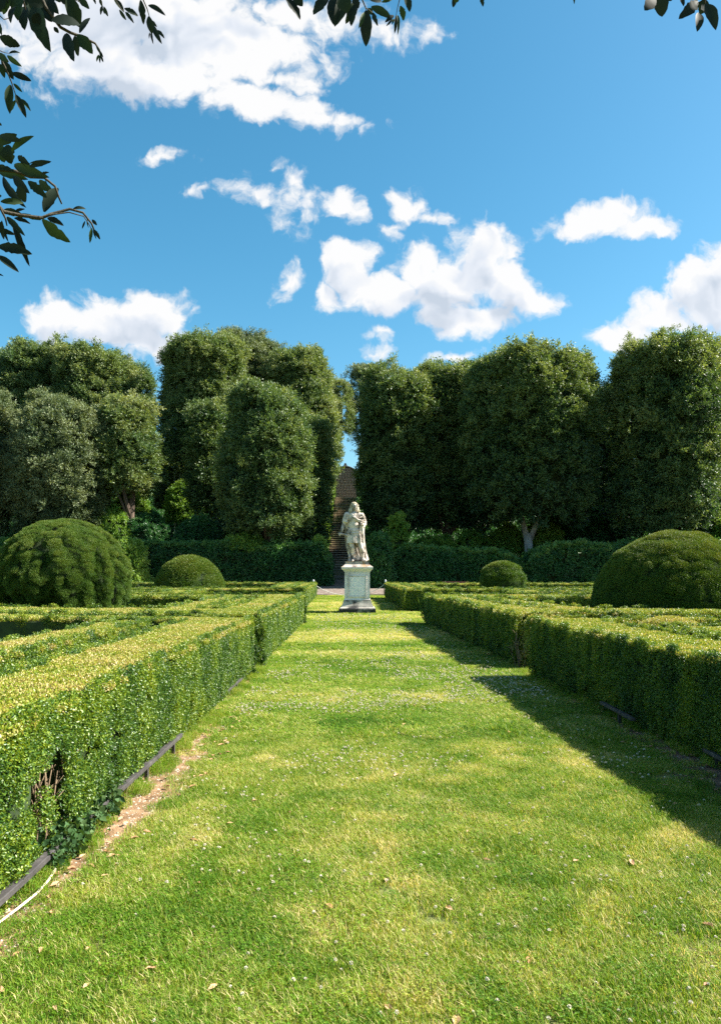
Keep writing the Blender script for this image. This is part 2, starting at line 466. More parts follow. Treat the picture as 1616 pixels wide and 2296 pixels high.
def grass_patch(name, mat, n, seed, clover=0, wide=1.0):
    r = np.random.default_rng(seed)
    rad = np.sqrt(r.random(n)); th = r.random(n) * 2 * np.pi
    base = np.stack([rad * np.cos(th), rad * np.sin(th), np.full(n, -0.01)], 1)
    az = r.random(n) * 2 * np.pi; lean = 0.2 + 1.5 * r.random(n)
    h = (0.07 + 0.13 * r.random(n) ** 1.8)
    dirh = np.stack([np.cos(az), np.sin(az), 0 * az], 1)
    up = np.array([0, 0, 1.0])
    p1 = base + up * (h * 0.6)[:, None] + dirh * (h * 0.35 * lean * wide)[:, None]
    p2 = p1 + up * (h * 0.35)[:, None] + dirh * (h * 0.8 * lean * wide)[:, None]
    sidev = np.stack([-np.sin(az + r.normal(size=n) * 0.6), np.cos(az), 0 * az], 1) * (0.0045 + 0.0055 * r.random(n))[:, None] * wide
    V = np.stack([base - sidev, base + sidev, p1 + sidev, p1 - sidev, p2], 1).reshape(-1, 3)
    i = np.arange(n) * 5
    F = np.concatenate([np.stack([i, i + 1, i + 2], 1), np.stack([i, i + 2, i + 3], 1), np.stack([i + 3, i + 2, i + 4], 1)])
    lv = r.random(n) ** 1.2
    lv = np.where(r.random(n) < 0.15, 1.0 + 0.7 * r.random(n), lv)
    lv = np.repeat(lv, 5)
    if clover:
        m = clover
        rad = np.sqrt(r.random(m)); th = r.random(m) * 2 * np.pi
        c = np.stack([rad * np.cos(th), rad * np.sin(th), 0.05 + 0.08 * r.random(m)], 1)
        b3, d3, l3 = [], [], []
        for q in range(3):
            a = th * 7 + q * 2.094
            d = norm(np.stack([np.cos(a), np.sin(a), 0.15 + 0 * a], 1)); b3.append(c); d3.append(d); l3.append(r.random(m) * 0.4)
        b3 = np.concatenate(b3); d3 = np.concatenate(d3)
        V2, F2, lv2 = leaves(b3, d3, np.tile([0, 0, 1.0], (len(b3), 1)) + rnd_dir(len(b3), r) * 0.2, np.full(len(b3), 0.055 * wide), np.full(len(b3), 0.05 * wide), np.concatenate(l3), 0.15)
        F = np.concatenate([F, F2 + len(V)]); V = np.concatenate([V, V2]); lv = np.concatenate([lv, lv2])
    return proto_mesh(name, V, F, lv, mat)


def protoset(prefix, fn, k, *a, **kw):
    return [fn(f"{prefix}_source_{i}", *a, seed=100 + 7 * i + len(prefix), **kw) for i in range(k)]


PS = {
    'box': protoset('box', clump_patch, 5, M['box'], 380, 0.21, 0.125, depth=0.5, out=0.4),
    'yew': protoset('yew', clump_patch, 4, M['yew'], 520, 0.24, 0.06, depth=0.5, out=1.0),
    'ilex': protoset('ilex', clump_tuft, 5, M['ilex'], 210, 0.26, 0.12),
    'grey': protoset('grey', clump_tuft, 4, M['grey'], 230, 0.24, 0.10),
    'laurel': protoset('laurel', clump_tuft, 4, M['laurel'], 150, 0.34, 0.17, tall=1.0),
    'bright': protoset('bright', clump_tuft, 4, M['bright'], 150, 0.34, 0.18, tall=1.1),
    'grass': protoset('grass', grass_patch, 5, M['grass'], 950),
    'grassnear': protoset('grassnear', grass_patch, 6, M['grass'], 400, wide=1.3),
    'clovernear': protoset('clovernear', grass_patch, 4, M['grass'], 300, clover=34, wide=1.25),
    'clover': protoset('clover', grass_patch, 3, M['grass'], 560, clover=120),
}

_groups = {}


def scatter_group(key, protos):
    if key in _groups: return _groups[key]
    g = bpy.data.node_groups.new('scatter_' + key, 'GeometryNodeTree')
    g.interface.new_socket('Geometry', in_out='INPUT', socket_type='NodeSocketGeometry')
    g.interface.new_socket('Geometry', in_out='OUTPUT', socket_type='NodeSocketGeometry')
    L = g.links.new
    gi = N(g, 'NodeGroupInput'); go = N(g, 'NodeGroupOutput')
    jn = N(g, 'GeometryNodeJoinGeometry')
    for p in protos:
        oi = N(g, 'GeometryNodeObjectInfo'); oi.inputs['Object'].default_value = p; oi.inputs['As Instance'].default_value = False
        ti = N(g, 'GeometryNodeGeometryToInstance'); L(oi.outputs['Geometry'], ti.inputs[0]); L(ti.outputs[0], jn.inputs[0])

    def attr(nm, dt):
        a = N(g, 'GeometryNodeInputNamedAttribute', data_type=dt); a.inputs['Name'].default_value = nm
        return a.outputs[0]
    ip = N(g, 'GeometryNodeInstanceOnPoints')
    L(gi.outputs[0], ip.inputs['Points'])
    L(attr('pt', 'BOOLEAN'), ip.inputs['Selection'])
    L(jn.outputs[0], ip.inputs['Instance'])
    ip.inputs['Pick Instance'].default_value = True
    L(attr('vid', 'INT'), ip.inputs['Instance Index'])
    er = N(g, 'FunctionNodeEulerToRotation'); L(attr('rot', 'FLOAT_VECTOR'), er.inputs[0]); L(er.outputs[0], ip.inputs['Rotation'])
    L(attr('scl', 'FLOAT_VECTOR'), ip.inputs['Scale'])
    j2 = N(g, 'GeometryNodeJoinGeometry'); L(ip.outputs[0], j2.inputs[0]); L(gi.outputs[0], j2.inputs[0])
    L(j2.outputs[0], go.inputs[0])
    _groups[key] = g
    return g


def frames_to_euler(z, spin, hint=None):
    z = norm(z)
    n = len(z)
    a = np.where(np.abs(z[:, 2:3]) < 0.95, np.array([[0, 0, 1.0]]), np.array([[1.0, 0, 0]]))
    x = norm(np.cross(a, z)); y = np.cross(z, x)
    c, s = np.cos(spin)[:, None], np.sin(spin)[:, None]
    X = x * c + y * s; Y = np.cross(z, X)
    # R columns X,Y,Z ; euler XYZ
    r20 = X[:, 2]; r21 = Y[:, 2]; r22 = z[:, 2]; r10 = X[:, 1]; r00 = X[:, 0]
    ey = -np.arcsin(np.clip(r20, -1, 1)); ex = np.arctan2(r21, r22); ez = np.arctan2(r10, r00)
    return np.stack([ex, ey, ez], 1)


def foliage(name, key, pts, nrm, scl, tint, parent=None, core=None, core_mat=None, kind=None):
    """one object: a dense inner body (optional) with leafy clumps of real leaves set over it"""
    n = len(pts)
    cv, cf = core if core else ([], [])
    me = bpy.data.meshes.new(name)
    allv = np.concatenate([np.asarray(cv, float).reshape(-1, 3), np.asarray(pts, float)])
    me.from_pydata(allv.tolist(), [], [tuple(f) for f in cf])
    if core_mat: me.materials.append(core_mat)
    k = len(cv)
    pt = np.zeros(len(allv), bool); pt[k:] = True
    me.attributes.new('pt', 'BOOLEAN', 'POINT').data.foreach_set('value', pt)
    sc = np.asarray(scl, float)
    if sc.ndim == 1: sc = np.repeat(sc[:, None], 3, 1)
    full = lambda a, w: np.concatenate([np.zeros((k, w)), a.reshape(n, w)]).astype(np.float32).ravel()
    me.attributes.new('rot', 'FLOAT_VECTOR', 'POINT').data.foreach_set('vector', full(frames_to_euler(np.asarray(nrm, float), rng.random(n) * 2 * np.pi), 3))
    me.attributes.new('scl', 'FLOAT_VECTOR', 'POINT').data.foreach_set('vector', full(sc, 3))
    me.attributes.new('tint', 'FLOAT', 'POINT').data.foreach_set('value', full(np.asarray(tint, float), 1))
    me.attributes.new('vid', 'INT', 'POINT').data.foreach_set('value', np.concatenate([np.zeros(k), rng.integers(0, len(PS[key]), n)]).astype(np.int32))
    o = bpy.data.objects.new(name, me)
    link(o, parent)
    md = o.modifiers.new('leaves', 'NODES'); md.node_group = scatter_group(key, PS[key])
    if kind: o['kind'] = kind
    return o


def leafy_thing(name, key, P, Nn, S, T, core, label, cat, group):
    P = np.asarray(P, float)
    base = Vector((float((P[:, 0].min() + P[:, 0].max()) / 2), float((P[:, 1].min() + P[:, 1].max()) / 2), float(P[:, 2].min())))
    root = empty(name, base, label, cat, group)
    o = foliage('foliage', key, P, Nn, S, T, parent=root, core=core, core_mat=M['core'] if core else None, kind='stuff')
    o.location = -base
    return root


# ------------------------------------------------------------------ hedges
HH = 0.9


def inside_quad(P, q, sh=0.03):
    r = np.ones(len(P), bool)
    for i in range(4):
        a = np.array(q[i]); b = np.array(q[(i + 1) % 4]); e = b - a; nn = np.array([-e[1], e[0]]) / np.linalg.norm(e)
        r &= ((P - a) @ nn) > sh
    return r


def ccw(q):
    a = sum(q[i][0] * q[(i + 1) % 4][1] - q[(i + 1) % 4][0] * q[i][1] for i in range(4))
    return list(q) if a > 0 else list(q)[::-1]


def hedge(name, quads, label, group=None, H=HH, key='box', top=0.52, side=0.14, cat='hedge', streak=0.50, bare=None, parent_matter=None, rmul=1.0, z0=0.0, cover=3.3, rag=1.0):
    quads = [ccw(q) for q in quads]
    P, Nn, T, S = [], [], [], []
    cores = []
    for qi, q in enumerate(quads):
        a, b, c, d = [np.array(v, float) for v in q]
        mid = (a + b + c + d) / 4
        # split in cells for level of detail: sample densely, then thin by distance
        faces_ = [('t', None)] + [('s', i) for i in range(4)]
        for kind_, i in faces_:
            if kind_ == 't':
                e1 = max(np.linalg.norm(b - a), np.linalg.norm(d - c)); e2 = max(np.linalg.norm(c - b), np.linalg.norm(a - d)); area = e1 * e2
            else:
                v0 = np.array(q[i], float); v1 = np.array(q[(i + 1) % 4], float); area = np.linalg.norm(v1 - v0) * H
            dmin = 0.085 * rmul
            n = int(area * cover / (math.pi * dmin ** 2)) + 1
            if kind_ == 't':
                u, v = rng.random(n), rng.random(n)
                xy = (a[None] * ((1 - u) * (1 - v))[:, None] + b[None] * (u * (1 - v))[:, None] + c[None] * (u * v)[:, None] + d[None] * ((1 - u) * v)[:, None])
                p = np.column_stack([xy, np.full(n, H)]); nr = np.tile([0, 0, 1.0], (n, 1))
            else:
                u = rng.random(n); z = rng.random(n) ** 0.95 * H
                xy = v0[None] * (1 - u)[:, None] + v1[None] * u[:, None]
                e = v1 - v0; o2 = np.array([e[1], -e[0]]) / np.linalg.norm(e)
                p = np.column_stack([xy, z]); nr = np.tile([o2[0], o2[1], 0.12], (n, 1))
                keep = np.ones(n, bool)
                for qj, q2 in enumerate(quads):
                    if qj != qi: keep &= ~inside_quad(xy, q2, 0.02)
                p, nr = p[keep], nr[keep]
            dist = np.linalg.norm(p - np.array([0, 0, CAM_H]), axis=1)
            r = np.clip(0.0085 * dist, 0.085, 0.155) * rmul
            keep = rng.random(len(p)) < (dmin / r) ** 2
            # outside the picture by a wide margin
            keep &= (np.abs(p[:, 0]) < 0.5 * p[:, 1] + 5) & (p[:, 1] > 0.6)
            p, nr, r, dist = p[keep], nr[keep], r[keep], dist[keep]
            if not len(p): continue
            if kind_ == 't':      # keep the clumps inside the clipped outline
                okk = np.zeros(len(p), bool)
                for q2 in quads:
                    m_ = np.ones(len(p), bool)
                    for i2 in range(4):
                        a2 = np.array(q2[i2]); b2 = np.array(q2[(i2 + 1) % 4]); e2_ = b2 - a2; n2_ = np.array([-e2_[1], e2_[0]]) / np.linalg.norm(e2_)
                        m_ &= ((p[:, :2] - a2) @ n2_) > 0.62 * r
                    okk |= m_
                p, nr, r, dist = p[okk], nr[okk], r[okk], dist[okk]
            else:
                p[:, 2] = np.clip(p[:, 2], 0.35 * r, H - 0.62 * r + 0.01)
                e_ = (v1 - v0) / np.linalg.norm(v1 - v0); al_ = (p[:, :2] - v0) @ e_; Ln_ = np.linalg.norm(v1 - v0)
                sh_ = np.clip(al_, 0.45 * r, Ln_ - 0.45 * r) - al_
                p[:, :2] += sh_[:, None] * e_
            if not len(p): continue
            ns = fbm(p * np.array([2.2, 2.2, 0.9]), 11) - 0.5
            ns2 = fbm(p * np.array([6, 6, 1.2]), 23) - 0.5
            nw = fbm(p * np.array([0.7, 0.7, 0.7]), 31) - 0.5
            off = ((ns * 0.07 + ns2 * 0.055) if kind_ == 's' else (ns * 0.035 + ns2 * 0.02)) * rag - 0.015 - 0.10 * r
            p = p + norm(nr) * off[:, None]
            if kind_ == 's':   # slightly narrower at the foot
                p[:, :2] -= norm(nr)[:, :2] * (0.07 * np.clip(1 - p[:, 2] / 0.4, 0, 1) ** 1.5)[:, None]
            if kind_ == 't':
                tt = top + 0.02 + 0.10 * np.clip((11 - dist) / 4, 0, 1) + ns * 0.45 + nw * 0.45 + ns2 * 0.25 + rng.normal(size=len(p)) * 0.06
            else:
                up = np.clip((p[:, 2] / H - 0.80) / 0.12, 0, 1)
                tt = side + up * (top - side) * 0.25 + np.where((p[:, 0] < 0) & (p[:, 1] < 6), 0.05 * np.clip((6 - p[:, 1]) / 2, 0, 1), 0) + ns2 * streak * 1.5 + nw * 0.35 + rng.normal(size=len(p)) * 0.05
            if bare is not None:
                for (bx, by, bz, br) in bare:
                    dd = np.linalg.norm((p - np.array([bx, by, bz])) / np.array(br), axis=1)
                    kp = dd > 1 + 0.4 * (rng.random(len(p)) - 0.5)
                    p, nr, r, tt = p[kp], nr[kp], r[kp], tt[kp]
            P.append(p); Nn.append(nr); rs = r * (0.85 + 0.3 * rng.random(len(p))); S.append(np.stack([rs, rs, np.minimum(rs, 0.11 + 0.25 * (rs - 0.11))], 1)); T.append(tt)
        ins = 0.09
        q3 = []
        for v in q:
            v = np.array(v, float); w = mid - v; l = np.linalg.norm(w)
            sx = np.sign(w[0]) * min(ins, abs(w[0])); sy = np.sign(w[1]) * min(ins, abs(w[1]))
            q3.append((v[0] + sx, v[1] + sy))
        V = [(x, y, 0.05) for x, y in q3] + [(x, y, H - 0.08) for x, y in q3]
        F = [(0, 3, 2, 1), (4, 5, 6, 7)] + [(i, (i + 1) % 4, (i + 1) % 4 + 4, i + 4) for i in range(4)]
        if bare is not None and qi == 0:
            # cut the body back behind the bare patch
            (bx, by, bz, br) = bare[0]
            ys = [(q3[0][1], 0)]
        if not (bare is not None and qi == 0):
            cores.append((V, F))
        else:          # the body is hollow behind the bare patch
            by = bare[0][1]; hw = bare[0][3][1] * 1.8; xr = bare[0][0] - 0.42
            X0_, X1_ = q3[0][0], q3[1][0]; Y0_, Y1_ = min(v[1] for v in q3), max(v[1] for v in q3)
            cores += [box_vf(X0_, X1_, Y0_, by - hw, 0.05, H - 0.08), box_vf(X0_, X1_, by + hw, Y1_, 0.05, H - 0.08), box_vf(X0_, xr, by - hw + 0.002, by + hw - 0.002, 0.05, H - 0.085), box_vf(xr + 0.002, X1_, by - hw + 0.002, by + hw - 0.002, H - 0.22, H - 0.09)]
    if bare is not None:      # sparse yellowish leaves deep inside the hole
        bx, by, bz, br = bare[0]; nb = 60
        P.append(np.stack([bx - 0.40 + rng.random(nb) * 0.16, by + (rng.random(nb) - 0.5) * 2 * br[1], rng.random(nb) ** 0.8 * 0.78], 1)); Nn.append(np.tile([1.0, -0.2, 0.3], (nb, 1)) + rng.normal(size=(nb, 3)) * 0.4)
        S.append(np.full((nb, 3), 0.075)); T.append(0.35 + 0.5 * rng.random(nb))
    P = np.concatenate(P); Nn = np.concatenate(Nn); S = np.concatenate(S); T = np.concatenate(T)
    P[:, 2] += z0
    return leafy_thing(name, key, P, Nn, S, T, merge(cores), label, cat, group)


def rect(x0, x1, y0, y1):
    return [(x0, y0), (x1, y0), (x1, y1), (x0, y1)]


GH = "clipped box hedges of the parterre"
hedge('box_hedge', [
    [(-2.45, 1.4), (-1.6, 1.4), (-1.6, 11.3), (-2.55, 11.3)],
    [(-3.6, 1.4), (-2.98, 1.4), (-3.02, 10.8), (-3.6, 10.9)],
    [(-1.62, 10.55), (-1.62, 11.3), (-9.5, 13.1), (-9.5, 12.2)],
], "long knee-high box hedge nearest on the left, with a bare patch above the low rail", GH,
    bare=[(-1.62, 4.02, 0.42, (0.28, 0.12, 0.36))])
hedge('box_hedge', [
    [(-2.6, 12.2), (-1.6, 12.2), (-1.68, 22.3), (-2.75, 22.3)],
    [(-1.62, 12.2), (-1.62, 13.9), (-13, 15.6), (-13, 13.7)],
    [(-3.8, 13.0), (-3.0, 13.0), (-3.15, 21.0), (-3.9, 21.0)],
    rect(-15, -1.7, 20.6, 22.3),
], "second box hedge on the left, in front of the big round yew", GH)
hedge('box_hedge', [
    [(-2.85, 29.4), (-2.2, 29.4), (-2.65, 45), (-3.45, 45)],
    [(-3.75, 29.4), (-3.02, 29.4), (-3.65, 45), (-4.5, 45)],
    rect(-22, -2.25, 29.4, 30.9), rect(-24, -2.8, 43.2, 45),
], "farthest box hedge on the left, ending beside the gravel path", GH)
hedge('box_hedge', [rect(-14, -5.7, 23.9, 25.0), rect(-14, -5.7, 26.4, 27.6), rect(-6.8, -5.7, 24.5, 27)],
      "low box hedge between the big round yew and the smaller yew dome on the left", GH)
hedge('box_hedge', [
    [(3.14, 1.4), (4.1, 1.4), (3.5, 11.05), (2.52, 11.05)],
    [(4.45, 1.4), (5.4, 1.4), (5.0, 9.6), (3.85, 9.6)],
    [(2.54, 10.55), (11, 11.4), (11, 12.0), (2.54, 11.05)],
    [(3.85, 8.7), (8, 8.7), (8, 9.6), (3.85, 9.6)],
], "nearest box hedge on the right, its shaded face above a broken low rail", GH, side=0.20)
hedge('box_hedge', [
    [(2.58, 12.5), (3.46, 12.5), (2.75, 22.4), (1.88, 22.4)],
    [(3.7, 13.3), (4.5, 13.3), (3.7, 21), (2.95, 21)],
    rect(2.7, 13, 12.7, 14.2), rect(2.1, 15, 20.8, 22.5),
], "second box hedge on the right, in front of the big yew dome", GH, side=0.20)
hedge('box_hedge', [
    [(1.66, 28.8), (2.3, 28.8), (2.2, 43), (1.42, 43)],
    [(2.45, 28.8), (3.15, 28.8), (3.35, 43), (2.38, 43)],
    rect(1.7, 20, 28.8, 30.4), rect(1.5, 22, 41.2, 43),
], "farthest box hedge on the right, beside the statue", GH, side=0.20)
hedge('box_hedge', [rect(5.2, 14, 23.8, 25), rect(5.2, 14, 26.3, 27.6), rect(5.2, 6.3, 24.4, 27)],
      "low box hedge between the big yew dome and the small round yew on the right", GH)


# ------------------------------------------------------------------ topiary
def topiary(name, cx, cy, rx, rz, zc, label, group, key='yew', strand=0.0, tint=0.35, p=2.0, amp=0.05, zmin=0.02, size=0.75, horiz=0.0, toptint=0.25):
    dist = math.hypot(cx, cy)
    r = max(0.10, 0.0105 * dist) * size
    area = 4 * math.pi * rx * max(rx, rz)
    n = int(area * 4.2 / (math.pi * r * r))
    d = norm(rng.normal(size=(n, 3)))
    def surf(d):
        s = (np.abs(d[:, 0]) ** p + np.abs(d[:, 1]) ** p + np.abs(d[:, 2]) ** p) ** (-1 / p)
        q = d * s[:, None]
        w = q * np.array([rx, rx, rz])
        k = (fbm(w * np.array([2, 2, 2]) + cx, 41) - 0.5) * amp * 2
        st = 0
        if strand: st = (0.30 - np.abs(fbm(np.stack([np.arctan2(d[:, 0], d[:, 1]) * rx * 2.6, w[:, 2] * 0.55 + 9, np.abs(d[:, 2]) * 1.5], 1) + cx, 43, 2) - 0.5) * 2.2) * strand * (1 - 0.75 * np.clip(d[:, 2], 0, 1) ** 2)
        if horiz: st = st + (fbm(w * np.array([2.5, 2.5, 11]) + cx, 45) - 0.5) * horiz
        return w * (1 + (k + st)[:, None] / rx), st, k
    w, st, k = surf(d)
    P = w + np.array([cx, cy, zc])
    nr = norm(w / np.array([rx, rx, rz]) ** 2)
    keep = P[:, 2] > zmin
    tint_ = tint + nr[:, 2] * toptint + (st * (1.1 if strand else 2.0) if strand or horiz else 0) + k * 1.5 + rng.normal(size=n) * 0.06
    ax = nr.copy()
    if strand: ax = norm(nr + np.array([0, 0, 0.7]))
    P, ax, tint_ = P[keep], ax[keep], tint_[keep]
    # inner body
    V, F = [], []
    nu, nv = 24, 12
    for j in range(nv + 1):
        ph = math.pi * j / nv
        for i in range(nu):
            th = 2 * math.pi * i / nu
            dd = np.array([[math.sin(ph) * math.cos(th), math.sin(ph) * math.sin(th), math.cos(ph)]])
            s = (np.sum(np.abs(dd) ** p)) ** (-1 / p)
            q = dd[0] * s * np.array([rx, rx, rz]) * 0.90
            V.append((cx + q[0], cy + q[1], max(0.01, zc + q[2])))
    for j in range(nv):
        for i in range(nu):
            F.append((j * nu + i, (j + 1) * nu + i, (j + 1) * nu + (i + 1) % nu, j * nu + (i + 1) % nu))
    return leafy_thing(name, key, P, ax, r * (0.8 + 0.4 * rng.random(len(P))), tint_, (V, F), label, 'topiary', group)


GT = "clipped yew topiary"
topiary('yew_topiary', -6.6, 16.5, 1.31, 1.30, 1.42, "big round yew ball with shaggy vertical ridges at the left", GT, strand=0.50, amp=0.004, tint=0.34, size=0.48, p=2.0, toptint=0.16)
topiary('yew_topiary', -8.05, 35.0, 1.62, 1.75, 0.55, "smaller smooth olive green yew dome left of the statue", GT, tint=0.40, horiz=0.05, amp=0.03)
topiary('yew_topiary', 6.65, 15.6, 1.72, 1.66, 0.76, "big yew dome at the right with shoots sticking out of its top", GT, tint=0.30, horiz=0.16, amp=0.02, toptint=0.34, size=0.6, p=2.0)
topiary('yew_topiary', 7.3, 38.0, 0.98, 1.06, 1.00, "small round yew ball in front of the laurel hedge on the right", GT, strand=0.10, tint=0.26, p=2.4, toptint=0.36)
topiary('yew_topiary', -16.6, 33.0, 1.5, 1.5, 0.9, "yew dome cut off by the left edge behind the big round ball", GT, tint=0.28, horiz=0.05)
topiary('box_dome', 4.25, 10.2, 0.50, 0.30, 0.66, "low rounded box cushion set in a recess of the right hedge", None, key='box', tint=0.45, amp=0.02, zmin=0.3)


# ------------------------------------------------------------------ ground
def grid(xs, ys, zf):
    V = [(x, y, 0) for y in ys for x in xs]
    A = np.array(V, float); A[:, 2] = zf(A[:, 0], A[:, 1])
    nx = len(xs)
    F = [(j * nx + i, j * nx + i + 1, (j + 1) * nx + i + 1, (j + 1) * nx + i) for j in range(len(ys) - 1) for i in range(nx - 1)]
    return A.tolist(), F


M['earth'] = simple_mat('earth_and_leaf_litter', [(0.3, (0.035, 0.035, 0.018)), (0.55, (0.09, 0.085, 0.04)), (0.75, (0.17, 0.13, 0.08))], 0.9, 0.95, 0.6, detail=10, coord='Object')
xs = [-900, -400, -150, -80] + list(np.arange(-60, 60.1, 2.0)) + [80, 150, 400, 900]
ys = [-300, -60, 0, 20, 40, 47] + list(np.arange(50, 112, 1.5)) + [140, 250, 600, 2500]
V, F = grid(xs, ys, lambda X, Y: ground_z(X, Y) - 0.012)
g = mesh_obj('ground', V, F, M['earth'], smooth=True, kind='structure')


def lawn_material():
    m, t, out = mat_base('lawn_turf')
    L = t.links.new
    tc = N(t, 'ShaderNodeTexCoord')
    n1 = noise_n(t, 1.1, 6, 0.6, tc.outputs['Object'])
    n2 = noise_n(t, 60, 4, 0.7, tc.outputs['Object'])
    mx = N(t, 'ShaderNodeMath', operation='MULTIPLY_ADD'); L(n2.outputs['Fac'], mx.inputs[0]); mx.inputs[1].default_value = 0.5
    L(n1.outputs['Fac'], mx.inputs[2])
    r = ramp(t, [(0.45, (0.06, 0.08, 0.018)), (0.75, (0.12, 0.14, 0.03)), (1.0, (0.24, 0.20, 0.08))], mx.outputs[0])
    p = N(t, 'ShaderNodeBsdfPrincipled'); L(r.outputs[0], p.inputs['Base Color']); p.inputs['Roughness'].default_value = 0.95
    b = N(t, 'ShaderNodeBump'); b.inputs['Strength'].default_value = 0.8; b.inputs['Distance'].default_value = 0.02
    L(n2.outputs['Fac'], b.inputs['Height']); L(b.outputs[0], p.inputs['Normal']); L(p.outputs[0], out.inputs[0])
    return m


M['lawn'] = lawn_material()
V, F = grid(list(np.arange(-30, 30.1, 5)), [-6, 0, 5, 10, 15, 20, 25, 30, 35, 40, 47.3], lambda X, Y: 0 * X - 0.006)
mesh_obj('lawn', V, F, M['lawn'], kind='structure')


def dryness(X, Y):
    n1 = fbm(p3(X * 0.8, Y * 0.5), 51, 4) - 0.5
    n2 = fbm(p3(X * 2.6, Y * 1.8), 57, 3) - 0.5
    wob = (fbm(p3(X * 0.25, Y * 0.05), 61, 2) - 0.5)
    Yw = Y * (1 + wob * 0.14)
    d = 0.25 + n1 * 0.17 + n2 * 0.18
    for c, w, a in ((18.3, 1.5, 0.26), (14.4, 0.5, 0.18), (25.5, 1.3, 0.20), (34, 4.5, 0.16), (9.6, 0.5, 0.10), (6.3, 0.9, 0.08), (4.6, 0.5, 0.06)):
        d = d + a * np.exp(-((Yw - c) / w) ** 2)
    for c, w, a in ((21.6, 1.1, 0.22), (15.9, 0.5, 0.22), (12.3, 1.0, 0.12), (8.0, 0.8, 0.12), (5.4, 0.45, 0.08)):
        d = d - a * np.exp(-((Yw - c) / w) ** 2)
    return d


def soil_edge_left(Y):
    Y = np.asarray(Y, float)
    n = fbm(p3(Y * 1.7, 0 * Y), 71, 3) - 0.5
    return -1.52 + np.interp(Y, [2.0, 3.6, 4.6, 5.6, 6.6, 8, 12], [0.02, 0.10, 0.17, 0.22, 0.16, 0.08, 0.04]) + n * 0.22


def soil_edge_right(Y):
    Y = np.asarray(Y, float)
    n = fbm(p3(Y * 1.9, 0 * Y + 3), 73, 3) - 0.5
    return np.interp(Y, [2, 12.2, 12.6, 22.4], [3.1, 2.55, 2.6, 1.87]) - 0.14 - np.interp(Y, [3, 5, 8, 11, 13], [0.15, 0.22, 0.16, 0.08, 0.02]) - n * 0.3


def lawn_points(y0, y1, spacing, xr):
    A = []
    n = int((y1 - y0) * (xr[1] - xr[0]) / spacing ** 2)
    x = xr[0] + rng.random(n) * (xr[1] - xr[0]); y = y0 + rng.random(n) * (y1 - y0)
    k = (np.abs(x) < 0.5 * y + 1.2)
    x, y = x[k], y[k]
    for q in ((-2.6, -1.75, 0, 11.4), (-15, -1.75, 12.2, 22.2), (-24, -2.9, 29.5, 45), (3.0, 12, 0, 12), (2.6, 14, 12.6, 22.4), (1.75, 24, 28.9, 43)):
        k = ~((x > q[0]) & (x < q[1]) & (y > q[2]) & (y < q[3]))
        x, y = x[k], y[k]
    # bare soil beside the hedges
    jit = (rng.random(len(x)) - 0.5) * 0.16
    k = ~((x < soil_edge_left(y) + jit) & (y < 12) & (rng.random(len(x)) < 0.93))
    k &= ~((x > soil_edge_right(y) + jit) & (y < 22) & (rng.random(len(x)) < 0.9))
    return x[k], y[k]


def lawn_grass():
    Xs, Ys, Ss = [], [], []
    for (y0, y1, sp, sx, sz, xr) in ((2.0, 7.2, 0.075, 0.11, 0.22, (-3.6, 3.6)), (7.2, 13, 0.15, 0.28, 0.25, (-3.2, 3.2)), (13, 24, 0.24, 0.42, 0.27, (-14, 14)), (24, 47, 0.40, 0.75, 0.30, (-14, 14))):
        x, y = lawn_points(y0, y1, sp, xr)
        Xs.append(x); Ys.append(y)
        s = np.ones((len(x), 3)) * np.array([sx, sx, sz]); s[:, 2] *= 0.7 + 0.6 * fbm(p3(x * 3, y * 3), 81, 2)
        Ss.append(s)
    x = np.concatenate(Xs); y = np.concatenate(Ys); s = np.concatenate(Ss)
    d = dryness(x, y) + (fbm(p3(x * 6, y * 5), 63, 2) - 0.5) * 0.75 + rng.normal(size=len(x)) * 0.07
    nr = np.tile([0, 0, 1.0], (len(x), 1)) + rng.normal(size=(len(x), 3)) * 0.04
    cl = (fbm(p3(x * 0.9, y * 0.9), 91, 3) + rng.normal(size=len(x)) * 0.16) > 0.62
    nearp = y < 7.2
    for nm, key, k in (('lawn_grass', 'grass', ~cl & ~nearp), ('clover_leaves', 'clover', cl & ~nearp), ('lawn_grass', 'grassnear', ~cl & nearp), ('clover_leaves', 'clovernear', cl & nearp)):
        foliage(nm, key, p3(x[k], y[k], 0.0), nr[k], s[k], np.where(d[k] < 0.02, 0.02, d[k]) - (0.05 if nm[0] == 'c' else 0), kind='stuff')


lawn_grass()

# clover flowers
M['clover_flower'] = simple_mat('clover_flower_petals', [(0.3, (0.60, 0.50, 0.36)), (0.5, (0.78, 0.73, 0.60)), (0.7, (0.86, 0.83, 0.74))], 90, 0.7, 0)
M['stalk'] = simple_mat('clover_stalk', [(0.3, (0.08, 0.16, 0.03)), (0.7, (0.14, 0.24, 0.05))], 20, 0.7, 0)


def clover_source(seed):
    r = np.random.default_rng(seed)
    n = 60
    d = rnd_dir(n, r); d[:, 2] = np.abs(d[:, 2]) * 1.1 - 0.25; d = norm(d)
    c = np.array([0.1 * r.normal(), 0.1 * r.normal(), 3.2 + r.random()])
    V, F, lv = leaves(c + d * 0.35, norm(d + np.array([0, 0, 0.3])), norm(np.cross(d, rnd_dir(n, r))), np.full(n, 0.75), np.full(n, 0.42), r.random(n))
    nv = len(V)
    st = np.array([[0.06, 0, 0], [-0.06, 0.0, 0], [0, 0.08, 0], c])
    V = np.concatenate([V, st]); F = np.concatenate([F, np.array([[0, 1, 3], [1, 2, 3], [2, 0, 3]]) + nv])
    o = proto_mesh('clover_flower_source', V, F, np.concatenate([lv, np.zeros(4)]), M['clover_flower'])
    o.data.materials.append(M['stalk'])
    mi = np.zeros(len(F), np.int32); mi[-3:] = 1
    o.data.polygons.foreach_set('material_index', mi)
    return o


